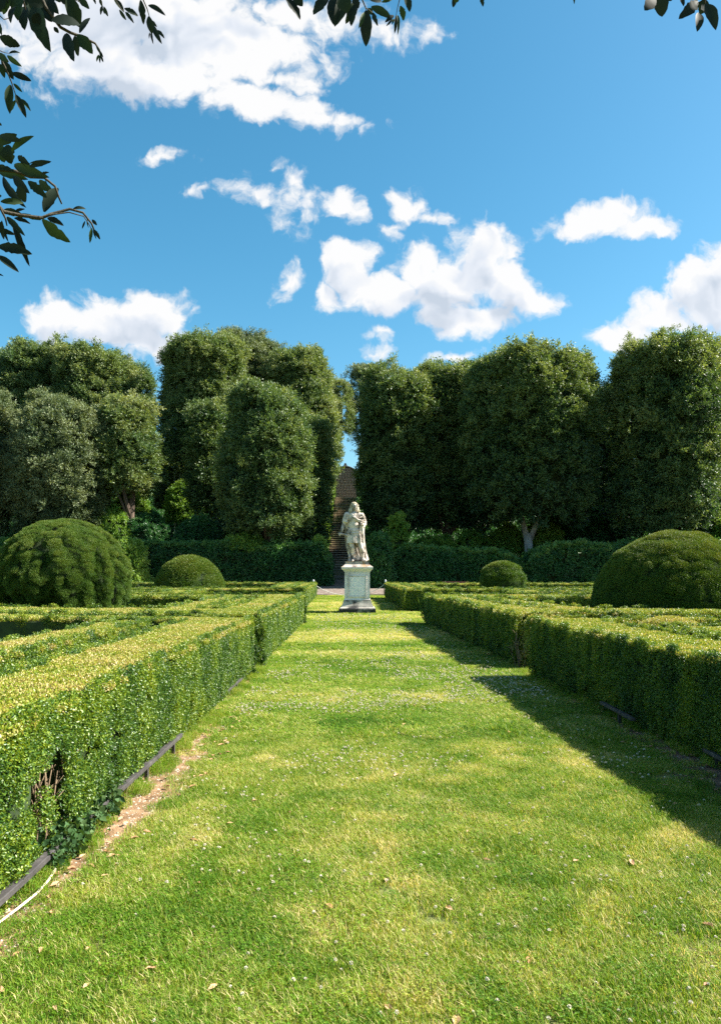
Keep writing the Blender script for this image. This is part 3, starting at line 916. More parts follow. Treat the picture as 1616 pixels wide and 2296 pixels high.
PS['flower'] = [clover_source(s) for s in range(4)]
n = 42000
x = -4 + rng.random(n) * 8; y = 2.4 + (rng.random(n) ** 0.8) * 24
ok = (x > soil_edge_left(y) + 0.05) & (x < soil_edge_right(y) - 0.05) & (np.abs(x) < 0.5 * y + 1)
dens = np.clip((fbm(p3(x * 0.9, y * 0.8), 95, 4) - 0.48) * 5, 0, 1)
band = np.interp(y, [2.4, 4, 5, 6.5, 9.5, 10.5, 11.5, 13.5, 15, 24], [0.30, 0.22, 0.40, 1.0, 1.3, 0.8, 0.5, 0.35, 0.05, 0.03])
ok &= rng.random(n) < dens * band + 0.03
x, y = x[ok], y[ok]
foliage('clover_flowers', 'flower', p3(x, y, 0.005), np.tile([0, 0, 1.0], (len(x), 1)) + rng.normal(size=(len(x), 3)) * 0.15,
        (0.0058 + 0.0032 * rng.random(len(x))) * (0.80 + 0.07 * y), np.zeros(len(x)), kind='stuff')


# bare soil strips, pebbles and dry leaves on them
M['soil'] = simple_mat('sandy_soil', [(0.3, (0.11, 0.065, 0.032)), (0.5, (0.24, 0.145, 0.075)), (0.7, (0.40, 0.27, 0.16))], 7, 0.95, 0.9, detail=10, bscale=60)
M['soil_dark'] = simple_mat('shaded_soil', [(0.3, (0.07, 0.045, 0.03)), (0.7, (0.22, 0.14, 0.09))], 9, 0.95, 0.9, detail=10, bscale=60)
M['pebble'] = simple_mat('pebble', [(0.3, (0.28, 0.20, 0.14)), (0.7, (0.55, 0.47, 0.38))], 12, 0.9, 0)


def strip(name, edge_fn, inner, Ys, mat, z=0.0):
    V = []
    for Y in Ys:
        V.append((inner(Y), Y, z)); V.append((float(edge_fn(np.array([Y]))[0]), Y, z))
    F = [(2 * i, 2 * i + 1, 2 * i + 3, 2 * i + 2) for i in range(len(Ys) - 1)]
    return mesh_obj(name, V, F, mat, kind='structure')


strip('bare_soil', lambda Y: soil_edge_left(Y) + 0.06, lambda Y: -2.6, list(np.arange(1.6, 12, 0.12)), M['soil'], -0.001)
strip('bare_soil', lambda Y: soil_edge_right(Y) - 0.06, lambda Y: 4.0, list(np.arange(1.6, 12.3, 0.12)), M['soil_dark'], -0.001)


def pebble_stuff():
    V, F = [], []
    for i in range(2600):
        side = random.random() < 0.8
        Y = random.uniform(3, 9)
        if side: X = random.uniform(-1.75, float(soil_edge_left(np.array([Y]))[0]) + 0.12)
        else: X = random.uniform(float(soil_edge_right(np.array([Y]))[0]) - 0.1, 3.2)
        s = random.uniform(0.004, 0.012) * (1.6 if random.random() < 0.1 else 1)
        a = random.random() * 6.28
        n0 = len(V)
        for k in range(5):
            t = a + k * 1.256; q = s * random.uniform(0.7, 1.2)
            V.append((X + q * math.cos(t), Y + q * math.sin(t), 0.0))
        V.append((X + s * 0.2, Y, s * random.uniform(0.4, 0.9)))
        F += [(n0 + k, n0 + (k + 1) % 5, n0 + 5) for k in range(5)]
    return mesh_obj('pebbles', V, F, M['pebble'], kind='stuff')


pebble_stuff()

M['dryleaf'] = simple_mat('dry_leaf', [(0.3, (0.28, 0.13, 0.06)), (0.7, (0.55, 0.36, 0.2))], 8, 0.7, 0.2)


def dry_leaves():
    V, F = [], []
    spots = []
    for i in range(330):
        r_ = random.random()
        Y = random.uniform(2.5, 9)
        if r_ < 0.4: X = random.uniform(-1.7, float(soil_edge_left(np.array([Y]))[0]) + 0.15)
        elif r_ < 0.8: X = random.uniform(float(soil_edge_right(np.array([Y]))[0]) - 0.15, 3.2)
        else: X = random.uniform(-1.4, 2.6)
        spots.append((X, Y))
    for X, Y in spots:
        s = random.uniform(0.018, 0.035); a = random.random() * 6.28; z = 0.012 + random.random() * 0.015
        c, sn = math.cos(a), math.sin(a)
        n0 = len(V)
        for (u, v, w) in ((-1, 0, 0), (-0.3, 0.42, 0.25), (0.4, 0.36, 0.3), (1, 0, 0.1), (0.4, -0.36, 0.3), (-0.3, -0.42, 0.2), (0, 0, 0)):
            V.append((X + s * (u * c - v * sn), Y + s * (u * sn + v * c), z + s * w * random.uniform(0.5, 1.5)))
        F += [(n0 + k, n0 + (k + 1) % 6, n0 + 6) for k in range(6)]
    mesh_obj('fallen_leaves', V, F, M['dryleaf'], kind='stuff')


dry_leaves()

# gravel path across the foot of the slope
M['gravel'] = simple_mat('gravel', [(0.35, (0.06, 0.04, 0.028)), (0.5, (0.16, 0.125, 0.10)), (0.7, (0.30, 0.25, 0.215))], 5, 0.95, 0.8, detail=12, bscale=30)
xs2 = list(np.arange(-40, 40.1, 1.0)); ys2 = list(np.arange(48.2, 66.1, 1.0))
A = [(x, y + (0.25 * math.sin(x * 0.9) if y < 48.5 else 0)) for y in ys2 for x in xs2]
A = np.array(A); Z = ground_z(A[:, 0], A[:, 1]) + 0.02
V = np.column_stack([A, Z]).tolist(); nx = len(xs2)
F = [(j * nx + i, j * nx + i + 1, (j + 1) * nx + i + 1, (j + 1) * nx + i) for j in range(len(ys2) - 1) for i in range(nx - 1)]
mesh_obj('gravel_path', V, F, M['gravel'], smooth=True, kind='structure')


# ------------------------------------------------------------------ staircase and garden wall
M['step'] = simple_mat('old_stone_step', [(0.3, (0.10, 0.07, 0.052)), (0.55, (0.24, 0.175, 0.135)), (0.75, (0.42, 0.32, 0.25))], 3.0, 0.9, 0.7, detail=8)
NS = 42
Y0S, Y1S, Z0S, Z1S = 65.0, 93.0, 0.82, 10.75
SX0, SX1 = -3.15, -0.1
stairs = empty('stone_staircase', ((SX0 + SX1) / 2, Y0S, Z0S), "long flight of worn brown stone steps climbing the wooded slope behind the statue", 'staircase')
tr_ = (Y1S - Y0S) / NS; ri_ = (Z1S - Z0S) / NS
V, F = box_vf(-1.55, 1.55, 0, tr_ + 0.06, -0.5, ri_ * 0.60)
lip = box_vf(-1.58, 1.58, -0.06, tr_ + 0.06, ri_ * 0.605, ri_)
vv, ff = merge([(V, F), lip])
M['nosing'] = simple_mat('lit_step_edge', [(0.3, (0.24, 0.19, 0.15)), (0.55, (0.46, 0.38, 0.30)), (0.75, (0.62, 0.53, 0.44))], 2.2, 0.9, 0.4, detail=8)  # pale colour stands in for sky light caught by the treads
M['riser'] = simple_mat('shaded_step_riser', [(0.3, (0.030, 0.022, 0.018)), (0.7, (0.095, 0.068, 0.05))], 3.0, 0.9, 0.5, detail=8)  # dark colour paints in the shade on the upright step faces
step_me = None
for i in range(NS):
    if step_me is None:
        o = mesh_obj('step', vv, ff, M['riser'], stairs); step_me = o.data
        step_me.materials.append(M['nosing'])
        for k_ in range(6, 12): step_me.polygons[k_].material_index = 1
    else:
        o = bpy.data.objects.new('step', step_me); link(o, stairs)
    o.location = (random.uniform(-0.02, 0.02), i * tr_, i * ri_ + random.uniform(-0.012, 0.012))
    o.rotation_euler = (0, random.uniform(-0.004, 0.004), random.uniform(-0.006, 0.006))
# landing
mesh_obj('landing', *box_vf(-2.4, 2.4, NS * tr_ + 0.08, NS * tr_ + 5, NS * ri_ - 0.5, NS * ri_ - 0.03), M['gravel'], stairs)

M['rubble'] = simple_mat('rubble_stone', [(0.3, (0.17, 0.12, 0.09)), (0.5, (0.36, 0.26, 0.19)), (0.72, (0.58, 0.45, 0.33))], 1.6, 0.95, 0.8, detail=9)
M['mortar'] = simple_mat('wall_mortar', [(0.3, (0.07, 0.05, 0.04)), (0.7, (0.16, 0.115, 0.09))], 4, 0.95, 0.5)
wall = empty('garden_wall', (-2.0, 97.5, 10.7), "arched rubble stone wall at the head of the staircase", 'wall')
WH = 4.6
prof = []
for k in range(13):
    t = math.pi * k / 12
    prof.append((-1.65 * math.cos(t), WH - 1.45 + 1.45 * math.sin(t)))
outl = [(-4.5, -0.4), (-4.5, WH - 1.6), (-1.8, WH - 1.52)] + prof + [(1.8, WH - 1.52), (4.5, WH - 1.6), (4.5, -0.4)]
V = [(x, 0, z) for x, z in outl] + [(x, 0.6, z) for x, z in outl]
n = len(outl)
F = [tuple(range(n)), tuple(range(n, 2 * n))[::-1]] + [(i, i + n, (i + 1) % n + n, (i + 1) % n) for i in range(n)]
mesh_obj('masonry', V, F, M['mortar'], wall)
# individual stones: one shared shape per kind
stone_shapes = []
for s in range(5):
    r = random.Random(s)
    vb, fb = box_vf(-0.5, 0.5, -0.5, 0.5, -0.5, 0.5)
    vb = [(x * r.uniform(0.8, 1.02), y * r.uniform(0.6, 1.1), z * r.uniform(0.8, 1.02)) for x, y, z in vb]
    me = bpy.data.meshes.new('stone'); me.from_pydata(vb, [], fb); me.materials.append(M['rubble']); stone_shapes.append(me)
def top_at(x):
    if abs(x) < 1.65: return WH - 1.45 + 1.45 * math.sin(math.acos(-x / 1.65))
    return WH - 1.65
sp = []
z = 0.0
while z < WH:
    h = random.uniform(0.14, 0.24)
    x = -2.3
    while x < 2.3:
        w = random.uniform(0.2, 0.45)
        if z + h < top_at(x + w / 2) - 0.04: sp.append((x + w / 2, z + h / 2, w, h))
        x += w + 0.02
    z += h + 0.015
for (x, z, w, h) in sp[:300]:
    o = bpy.data.objects.new('stone', random.choice(stone_shapes)); link(o, wall)
    o.location = (x, -0.02, z); o.scale = (w, random.uniform(0.1, 0.22), h); o.rotation_euler = (0, random.uniform(-0.08, 0.08), 0)
M['coping'] = simple_mat('grey_coping_stone', [(0.3, (0.12, 0.115, 0.10)), (0.7, (0.30, 0.28, 0.25))], 3, 0.9, 0.5)
for k in range(12):
    (xa, za), (xb, zb) = prof[k], prof[k + 1]
    L_ = math.hypot(xb - xa, zb - za)
    o = mesh_obj('coping_stone', *box_vf(-L_ / 2, L_ / 2, -0.12, 0.72, 0, 0.14, 0.02), M['coping'], wall)
    o.location = ((xa + xb) / 2, 0, (za + zb) / 2 + 0.003); o.rotation_euler = (0, -math.atan2(zb - za, xb - xa), 0)
parts = [box_vf(-0.28, 0.28, 0.05, 0.5, 0, 0.10), box_vf(-0.17, 0.17, 0.12, 0.43, 0.10, 0.30), box_vf(-0.11, 0.11, 0.17, 0.38, 0.30, 0.42, 0.03)]
o = mesh_obj('finial', *merge(parts), M['coping'], wall); o.location = (0, 0, WH + 0.12)


# ------------------------------------------------------------------ trees
def crown_fn(H, R, prof, seed, lump=0.16, ox=0.0):
    """returns function (t, th) -> points, for t in 0..1 up the crown"""
    pt = np.array([0, 0.05, 0.15, 0.35, 0.6, 0.8, 0.92, 0.98, 1.0]); pr = np.array(prof)
    def f(t, th):
        r = np.interp(t, pt, pr) * R
        d = np.stack([np.cos(th), np.sin(th)], 1)
        p = np.stack([d[:, 0] * r, d[:, 1] * r, t * H], 1)
        nz = fbm(p * 0.28 + seed * 13.7, seed, 3) - 0.5
        n2 = fbm(p * 0.85 + seed * 7.7, seed + 5, 2) - 0.5
        bil = 0.5 - np.abs(fbm(p * 0.42 + seed * 3.1, seed + 15, 2) - 0.5) * 2.6      # rounded bulges, a few metres across
        n2 = n2 * 0.7 + bil * 0.45
        k = 0.95 + nz * lump * 3.0 + n2 * lump * 1.5
        p[:, :2] *= k[:, None]
        p[:, 2] += bil * 1.0 * t + nz * H * 0.10 * t + (fbm(np.stack([d[:, 0] * r * 0.5, d[:, 1] * r * 0.5, 0 * r], 1) + seed, seed + 9, 2) - 0.5) * 2.2 * (t > 0.75) * (t - 0.75) * 4
        return p, n2
    return f


PROF = {
    'column': [0.40, 0.75, 0.93, 1.0, 1.0, 0.93, 0.78, 0.55, 0.12],
    'egg': [0.40, 0.70, 0.88, 1.0, 0.98, 0.84, 0.63, 0.42, 0.08],
    'block': [0.55, 0.85, 0.97, 1.0, 1.02, 1.0, 0.93, 0.78, 0.20],
    'round': [0.25, 0.55, 0.82, 1.0, 0.98, 0.80, 0.55, 0.30, 0.04],
}


def tree(D0, D1, Dtop, Dbot, Y, label, key='ilex', profile='column', tint=0.12, trunk=True, size=1.0, lump=0.16, name='holm_oak', cat='tree', bark='bark', group="evergreen trees on the slope", trunk_x=None, toptint=0.18, dens=1.0, seed=None, wide=1.0):
    """crown spans D0..D1 and Dtop..Dbot as seen from the camera at distance Y"""
    seed = seed or int(abs(D0) * 3 + Dtop) % 97 + 3
    a = px(D0, Dtop, Y); b = px(D1, Dbot, Y)
    cx = (a.x + b.x) / 2; R = (b.x - a.x) / 2 * wide; H = a.z - b.z
    z0 = b.z
    gz = float(ground_z(np.array([cx]), np.array([Y]))[0])
    z0 = max(z0, gz + 0.2)
    H = a.z - z0
    root = empty(name, (cx, Y, gz), label, cat, group)
    f = crown_fn(H, R, PROF[profile], seed, lump)
    cs = 0.62 * size
    area = 2 * math.pi * R * H * 0.85
    n = int(area * 3.4 * dens / (math.pi * (cs * 0.75) ** 2))
    t = rng.random(n * 2); th = rng.random(n * 2) * 2 * np.pi
    rr = np.interp(t, [0, 0.05, 0.15, 0.35, 0.6, 0.8, 0.92, 0.98, 1.0], PROF[profile])
    k = rng.random(n * 2) < rr * 1.0 + 0.12 * (t > 0.85)
    t, th = t[k][:n], th[k][:n]
    # extra on top
    nt = int(n * 0.16); t = np.concatenate([t, 0.86 + 0.14 * rng.random(nt)]); th = np.concatenate([th, rng.random(nt) * 6.283])
    p, n2 = f(t, th); e = 0.01
    pt_, _ = f(np.clip(t + e, 0, 1), th); pt2, _ = f(np.clip(t - e, 0, 1), th); pa, _ = f(t, th + 0.02)
    nr = norm(np.cross(pa - p, pt_ - pt2))
    back = (nr[:, 1] > 0.65)
    depth = rng.random(len(p)) ** 1.6 * 0.55
    keep = ~back | (rng.random(len(p)) < 0.35)
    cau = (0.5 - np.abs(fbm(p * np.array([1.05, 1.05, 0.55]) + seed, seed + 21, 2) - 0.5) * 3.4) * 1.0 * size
    shoot = np.where(rng.random(len(p)) < 0.18 + 0.25 * (t > 0.85), rng.random(len(p)) * 0.7, 0)
    P = p + nr * (cau - depth * size + shoot)[:, None]
    ax = norm(nr * 0.7 + np.array([0, 0, 0.55]) + rng.normal(size=nr.shape) * 0.25)
    hsh = fbm(p * 0.22 + seed, seed + 3, 2) - 0.5
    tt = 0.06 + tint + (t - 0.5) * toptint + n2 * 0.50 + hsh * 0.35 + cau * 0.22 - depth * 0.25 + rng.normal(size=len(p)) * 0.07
    scl = cs * (0.7 + 0.6 * rng.random(len(p)))
    P, ax, tt, scl = P[keep], ax[keep], tt[keep], scl[keep]
    # the grown crown is scaled so that its outermost leaves reach the measured width and height
    kz = (H - 0.25) / (np.percentile(P[:, 2], 99.6) + 0.45 * size)
    xl, xr = np.percentile(P[:, 0], 1.0) - 0.35 * size, np.percentile(P[:, 0], 99.0) + 0.35 * size
    kx = 2 * R / (xr - xl); ox = -(xl + xr) / 2 * kx
    P[:, 2] *= kz; P[:, 0] = P[:, 0] * kx + ox; P[:, 1] *= kx
    # inner body
    nu, nv = 20, 10
    T, TH = np.meshgrid(np.linspace(0.02, 0.97, nv), np.arange(nu) * 2 * np.pi / nu, indexing='ij')
    cp, _ = f(T.ravel(), TH.ravel())
    cp[:, 0] = cp[:, 0] * kx + ox; cp[:, 1] *= kx; cp[:, 2] *= kz
    cp[:, :2] = (cp[:, :2] - [0, 0]) * max(0.3, 1 - 1.1 / max(R, 1.2)); cp[:, 2] = np.clip(cp[:, 2], 0.5, H - 1.2)
    F = [(j * nu + i, j * nu + (i + 1) % nu, (j + 1) * nu + (i + 1) % nu, (j + 1) * nu + i) for j in range(nv - 1) for i in range(nu)]
    F += [tuple(range(nu))[::-1], tuple(range((nv - 1) * nu, nv * nu))]
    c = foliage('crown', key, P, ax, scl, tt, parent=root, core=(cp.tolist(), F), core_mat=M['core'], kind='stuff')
    c.location = (0, 0, z0 - gz)
    if trunk:
        tx = 0 if trunk_x is None else px(trunk_x, 1200, Y).x - cx
        zt = z0 - gz + H * 0.45
        r0 = 0.26 + 0.035 * R
        lean = random.uniform(-0.4, 0.4)
        pts = [(tx, 0, -0.3), (tx + 0.05, 0, 0.3), (tx + lean * 0.3, 0.1, (z0 - gz) * 0.6 + 0.3), (tx * 0.5 + lean, 0, zt * 0.7), (0, 0, zt)]
        TV = [tube_vf(pts, [r0 * 1.35, r0, r0 * 0.85, r0 * 0.6, r0 * 0.3], 10)]
        for kx in range(4):
            a_ = random.uniform(0, 6.28)
            s0 = Vector(pts[2]) + Vector((0, 0, random.uniform(-0.2, 0.8)))
            TV.append(tube_vf([s0, s0 + Vector((math.cos(a_) * R * 0.25, math.sin(a_) * R * 0.25, 1.0)), s0 + Vector((math.cos(a_) * R * 0.6, math.sin(a_) * R * 0.6, 2.6))], [r0 * 0.5, r0 * 0.35, r0 * 0.15], 7))
        mesh_obj('trunk', *merge(TV), M[bark], root, smooth=True)
    return root


# left of the stairs
tree(-150, 30, 860, 1200, 60, "dark olive tree cut off by the left edge, beside the grey-green one", tint=0.16, key='grey')
tree(-130, 55, 790, 1130, 78, "dark tree top behind the two nearest trees at the left edge", profile='block', tint=0.10)
tree(28, 240, 878, 1205, 60, "grey-green rounded tree standing behind the big yew ball", key='grey', profile='egg', tint=0.22, name='grey_green_tree', trunk=False, lump=0.20)
tree(0, 200, 770, 1120, 74, "broad dark green tree rising behind the grey-green one", profile='block', tint=0.14)
tree(120, 305, 778, 1110, 72, "tall green tree between the grey-green tree and the sky gap", profile='block', tint=0.20, lump=0.2)
tree(225, 352, 880, 1100, 61, "yellowish green tree on the left side of the sky gap", profile='column', tint=0.26, trunk_x=290)
tree(282, 345, 816, 1000, 80, "narrow dark tree top showing above the yellowish one at the sky gap", profile='column', tint=0.10)
tree(364, 550, 752, 1140, 72, "tall holm oak on the right side of the sky gap", profile='block', tint=0.18, trunk_x=452, lump=0.2)
tree(470, 640, 742, 1150, 79, "grey-green tree top, the highest of those left of the stairs", key='grey', profile='column', tint=0.14)
tree(588, 756, 778, 1150, 76, "light green tree next to the stairs, behind the dark front one", profile='column', tint=0.30, key='ilex', lump=0.2, toptint=0.05)
tree(497, 692, 855, 1200, 58, "dark pointed holm oak in front, with brownish green shoots", profile='egg', tint=0.13, trunk_x=600, lump=0.13)
tree(425, 520, 900, 1150, 64, "dark holm oak with a bare lower trunk above the laurel hedge", profile='column', tint=0.08, trunk_x=522)
tree(650, 738, 930, 1225, 64, "dark narrow tree right beside the left edge of the stairs", profile='column', tint=0.12)
tree(712, 794, 848, 990, 84, "thin-leaved tree leaning over the stairs from the left", profile='round', tint=0.34, dens=0.42, size=0.75, trunk_x=705, bark='bark')
# right of the stairs
tree(777, 885, 814, 985, 88, "pale feathery tree top at the right edge of the stair gap", profile='round', tint=0.24, dens=0.55, size=0.9, key='grey')
tree(803, 860, 985, 1120, 80, "small clipped tree beside the upper stairs", profile='column', tint=0.12)
tree(815, 975, 818, 1180, 64, "dark holm oak nearest the stairs on the right", profile='block', tint=0.08, trunk_x=905, lump=0.12, toptint=0.34)
tree(925, 1095, 812, 1180, 66, "second dark holm oak from the stairs on the right", profile='block', tint=0.07, trunk_x=1000, lump=0.12, toptint=0.34)
tree(1040, 1332, 782, 1165, 61, "widest holm oak, with a pale forked trunk", profile='block', tint=0.09, lump=0.11, trunk=False, toptint=0.36)
tree(1000, 1160, 835, 1170, 70, "holm oak with a thin dark trunk, behind the widest one", profile='block', tint=0.05, trunk_x=1080)
tree(1290, 1410, 862, 1190, 74, "dark shaded tree in the gap between the two big right-hand oaks", profile='column', tint=0.02, trunk_x=1310)
tree(1376, 1605, 748, 1190, 59, "tall holm oak rising above the big yew dome", profile='block', tint=0.12, trunk_x=1500, toptint=0.26)
tree(1560, 1770, 755, 1210, 66, "holm oak cut off by the right edge", profile='block', tint=0.10, toptint=0.26)
# pale forked trunk
rt = [o for o in bpy.data.objects if o.get('label', '').startswith('widest holm oak')][0]
b0 = px(1184, 1243, 61); gx = b0.x - rt.location.x
g0 = 0.0
TV = [tube_vf([(gx - 0.05, -0.2, -0.4), (gx, -0.2, 0.8), (gx - 0.02, -0.2, 2.6), (gx - 0.08, -0.1, 4.0)], [0.46, 0.36, 0.33, 0.36], 12),
      tube_vf([(gx - 0.15, -0.1, 3.6), (gx - 0.45, 0, 5.0), (gx - 1.0, 0.4, 8)], [0.26, 0.2, 0.14], 10),
      tube_vf([(gx + 0.12, -0.1, 3.6), (gx + 0.7, 0, 4.9), (gx + 1.8, 0.4, 8)], [0.26, 0.2, 0.14], 10)]
mesh_obj('trunk', *merge(TV), M['pale_bark'], rt, smooth=True)
# trees out of frame on both sides
tree(-330, -140, 800, 1200, 64, "broad evergreen beyond the left edge", profile='block', tint=0.12)
tree(1740, 1960, 780, 1210, 64, "broad evergreen beyond the right edge", profile='block', tint=0.10)


# ------------------------------------------------------------------ shrubs, laurel hedges, undergrowth
def blob_shrub(name, x0, x1, ytop, ybot, Y, label, key='bright', tint=0.3, size=0.32, cat='shrub', group="shrubs on the slope", p=2.2, lump=0.18, depthr=None, dens=1.0, core=True):
    a = px(x0, ytop, Y); b = px(x1, ybot, Y)
    cx = (a.x + b.x) / 2; rx = (b.x - a.x) / 2
    gz = float(ground_z(np.array([cx]), np.array([Y]))[0])
    zb = max(b.z, gz - 0.2) if b.z > gz + 2 else gz - 0.1
    H = a.z - zb; ry = depthr or rx
    n = int(4 * math.pi * rx * H * 0.5 * 3.2 * dens / (math.pi * (size * 0.75) ** 2))
    d = norm(rng.normal(size=(n, 3))); d[:, 2] = np.abs(d[:, 2])
    s = (np.sum(np.abs(d) ** p, axis=1)) ** (-1 / p)
    k = 1 + (fbm(d * 2.3 + x0, 7, 3) - 0.5) * lump * 2.4
    w = d * (s * k)[:, None] * np.array([rx, ry, H])
    P = w + np.array([cx, Y, zb]); nr = norm(d + np.array([0, 0, 0.35]) + rng.normal(size=d.shape) * 0.2)
    dep = rng.random(n) ** 1.5 * size
    P = P - d * dep[:, None]
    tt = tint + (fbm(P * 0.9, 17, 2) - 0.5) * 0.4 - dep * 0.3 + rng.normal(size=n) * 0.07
    cv, cf = [], []
    if core:
        nu, nv = 14, 6
        for j in range(nv + 1):
            ph = 0.5 * math.pi * j / nv
            for i in range(nu):
                th = 2 * math.pi * i / nu
                dd = np.array([math.cos(ph) * math.cos(th), math.cos(ph) * math.sin(th), math.sin(ph)])
                q = dd * (np.sum(np.abs(dd) ** p)) ** (-1 / p) * 0.78 * np.array([rx, ry, H]) if rx > 0.5 else dd * 0.5 * np.array([rx, ry, H])
                cv.append((cx + q[0], Y + q[1], zb + q[2]))
        for j in range(nv):
            for i in range(nu):
                cf.append((j * nu + i, j * nu + (i + 1) % nu, (j + 1) * nu + (i + 1) % nu, (j + 1) * nu + i))
    return leafy_thing(name, key, P, nr, size * (0.7 + 0.6 * rng.random(n)), tt, (cv, cf) if core else None, label, cat, group)


def big_hedge(name, segs, label, key='laurel', tint=0.16, size=0.33, dens=1.0, group=None):
    """segs: rows of (x0, x1, ytop_left, ytop_right, Y, thickness)"""
    P, Nn, T = [], [], []
    cores = []
    for (x0, x1, t0, t1, Y, th) in segs:
        a = px(x0, t0, Y); b = px(x1, t1, Y)
        Ln = b.x - a.x; Hm = max(a.z, b.z)
        gz = lambda X, YY: ground_z(X, YY)
        for face in ('f', 't', 'l', 'r'):
            if face == 'f': area = Ln * Hm
            elif face == 't': area = Ln * th
            else: area = th * Hm
            n = int(area * 3.2 * dens / (math.pi * (size * 0.75) ** 2))
            u, v = rng.random(n), rng.random(n)
            if face == 'f': X = a.x + u * Ln; YY = np.full(n, Y); fr = v; nr = np.tile([0, -1, 0.25], (n, 1))
            elif face == 't': X = a.x + u * Ln; YY = Y + v * th; fr = np.ones(n); nr = np.tile([0, 0, 1.0], (n, 1))
            elif face == 'l': X = np.full(n, a.x); YY = Y + v * th; fr = u; nr = np.tile([-1, 0, 0.25], (n, 1))
            else: X = np.full(n, b.x); YY = Y + v * th; fr = u; nr = np.tile([1, 0, 0.25], (n, 1))
            top = a.z + (b.z - a.z) * (X - a.x) / Ln + (fbm(p3(X * 0.5, YY * 0.5), 19, 3) - 0.5) * 0.9
            # rounded ends
            ee = np.minimum(X - a.x, b.x - X) / 1.2
            top = top - 0.9 * np.clip(1 - ee, 0, 1) ** 2
            g = gz(X, YY)
            Z = g + fr * (top - g)
            edge = np.clip((fr - 0.8) / 0.2, 0, 1) ** 2
            if face == 'f': YY = YY + edge * 0.7
            p = np.stack([X, YY, Z], 1)
            p += nr * ((fbm(p * 0.8, 29, 3) - 0.5) * 0.8 - rng.random(n) ** 1.5 * 0.35)[:, None]
            P.append(p); Nn.append(nr + rng.normal(size=(n, 3)) * 0.3 + np.array([0, 0, 0.3]))
            T.append(tint + (fbm(p * 0.7, 37, 3) - 0.5) * 0.35 + 0.16 * edge + (0.12 if face == 't' else 0) + rng.normal(size=n) * 0.06)
        cores.append(box_vf(a.x + 0.5, b.x - 0.5, Y + 0.45, Y + th - 0.4, 0.0, min(a.z, b.z) - 0.6))
    P = np.concatenate(P); Nn = np.concatenate(Nn); T = np.concatenate(T)
    return leafy_thing(name, key, P, Nn, size * (0.7 + 0.6 * rng.random(len(P))), T, merge(cores), label, 'hedge', group)


big_hedge('laurel_hedge', [(-300, 735, 1218, 1224, 56, 4.0)], "tall dark laurel hedge behind the parterre, left of the stairs", tint=0.10)
big_hedge('laurel_hedge', [(878, 1165, 1232, 1240, 56, 3.0), (1140, 1215, 1262, 1262, 55.5, 3.0), (1200, 1950, 1222, 1216, 55, 3.5)], "tall dark laurel hedge behind the parterre, right of the stairs", tint=0.16)
blob_shrub('shrub', 692, 736, 1210, 1300, 57, "bright round shrub at the right end of the left laurel hedge", tint=0.28, group="shrubs at the foot of the stairs")
blob_shrub('shrub', 820, 878, 1200, 1300, 55, "dark round clipped shrub just right of the pedestal", key='laurel', tint=0.22, group="shrubs at the foot of the stairs")
blob_shrub('shrub', 862, 916, 1168, 1290, 59, "loose glossy shrub taller than the dark round one, right of the statue", key='bright', tint=0.30, group="shrubs at the foot of the stairs", lump=0.3, dens=0.7)
blob_shrub('shrub', 250, 330, 1210, 1300, 54, "glossy white-flecked shrub in front of the laurel hedge behind the big yew ball", tint=0.36, key='bright', group="shrubs on the slope")
for a in [
    (200, 290, 1130, 1215, 61, "bright leafy shrub right behind the big yew ball", 'bright', 0.34),
    (255, 330, 1095, 1180, 66, "pale green shrub under the yellowish tree", 'bright', 0.30),
    (350, 402, 1062, 1140, 70, "small grey-green bush below the white poles", 'grey', 0.30),
    (375, 450, 1085, 1170, 68, "sunlit bush right of the small grey-green bush", 'bright', 0.26),
    (290, 370, 1150, 1225, 62, "dark bush on the slope under the small grey-green bush", 'laurel', 0.16),
    (390, 500, 1160, 1235, 61, "low dark bush in front of the bare lower trunk", 'laurel', 0.10),
    (505, 590, 1195, 1235, 57.5, "white-flecked low shrub at the foot of the dark pointed oak", 'bright', 0.30),
    (1175, 1260, 1168, 1240, 63, "sunlit glossy shrub right of the pale forked trunk", 'bright', 0.34),
    (1095, 1180, 1180, 1240, 64, "sunlit glossy shrub left of the pale forked trunk", 'bright', 0.32),
    (1020, 1100, 1195, 1240, 64, "sunlit shrub between the two thin dark trunks", 'bright', 0.30),
    (930, 1020, 1205, 1245, 63, "low sunlit shrub behind the left end of the right laurel hedge", 'bright', 0.26),
    (1250, 1400, 1140, 1230, 66, "dark ivy-clad bush between the two big right-hand oaks", 'laurel', 0.20),
    (1590, 1720, 1150, 1240, 58, "bright shrub at the right edge behind the big yew dome", 'bright', 0.26),
]:
    blob_shrub('shrub', *a[:5], a[5], key=a[6], tint=a[7], group="shrubs on the slope", dens=0.9, lump=0.28)


def undergrowth():
    n = 16000
    X = -45 + rng.random(n) * 90; Y = 62 + rng.random(n) * 42
    k = ~((X > SX0 - 0.7) & (X < SX1 + 0.6)) & (np.abs(X) < 0.52 * Y + 6)
    X, Y = X[k], Y[k]
    h = fbm(p3(X * 0.35, Y * 0.35), 77, 3) * 1.6
    Z = ground_z(X, Y) + h * rng.random(len(X)) * 0.8
    nr = np.tile([0, -0.45, 1.0], (len(X), 1)) + rng.normal(size=(len(X), 3)) * 0.3
    tt = 0.20 + (fbm(p3(X * 0.3, Y * 0.3), 79, 3) - 0.5) * 0.5 + rng.normal(size=len(X)) * 0.07
    foliage('undergrowth', 'laurel', np.stack([X, Y, Z], 1), nr, 0.45 * (0.7 + 0.6 * rng.random(len(X))), tt, kind='stuff')


undergrowth()


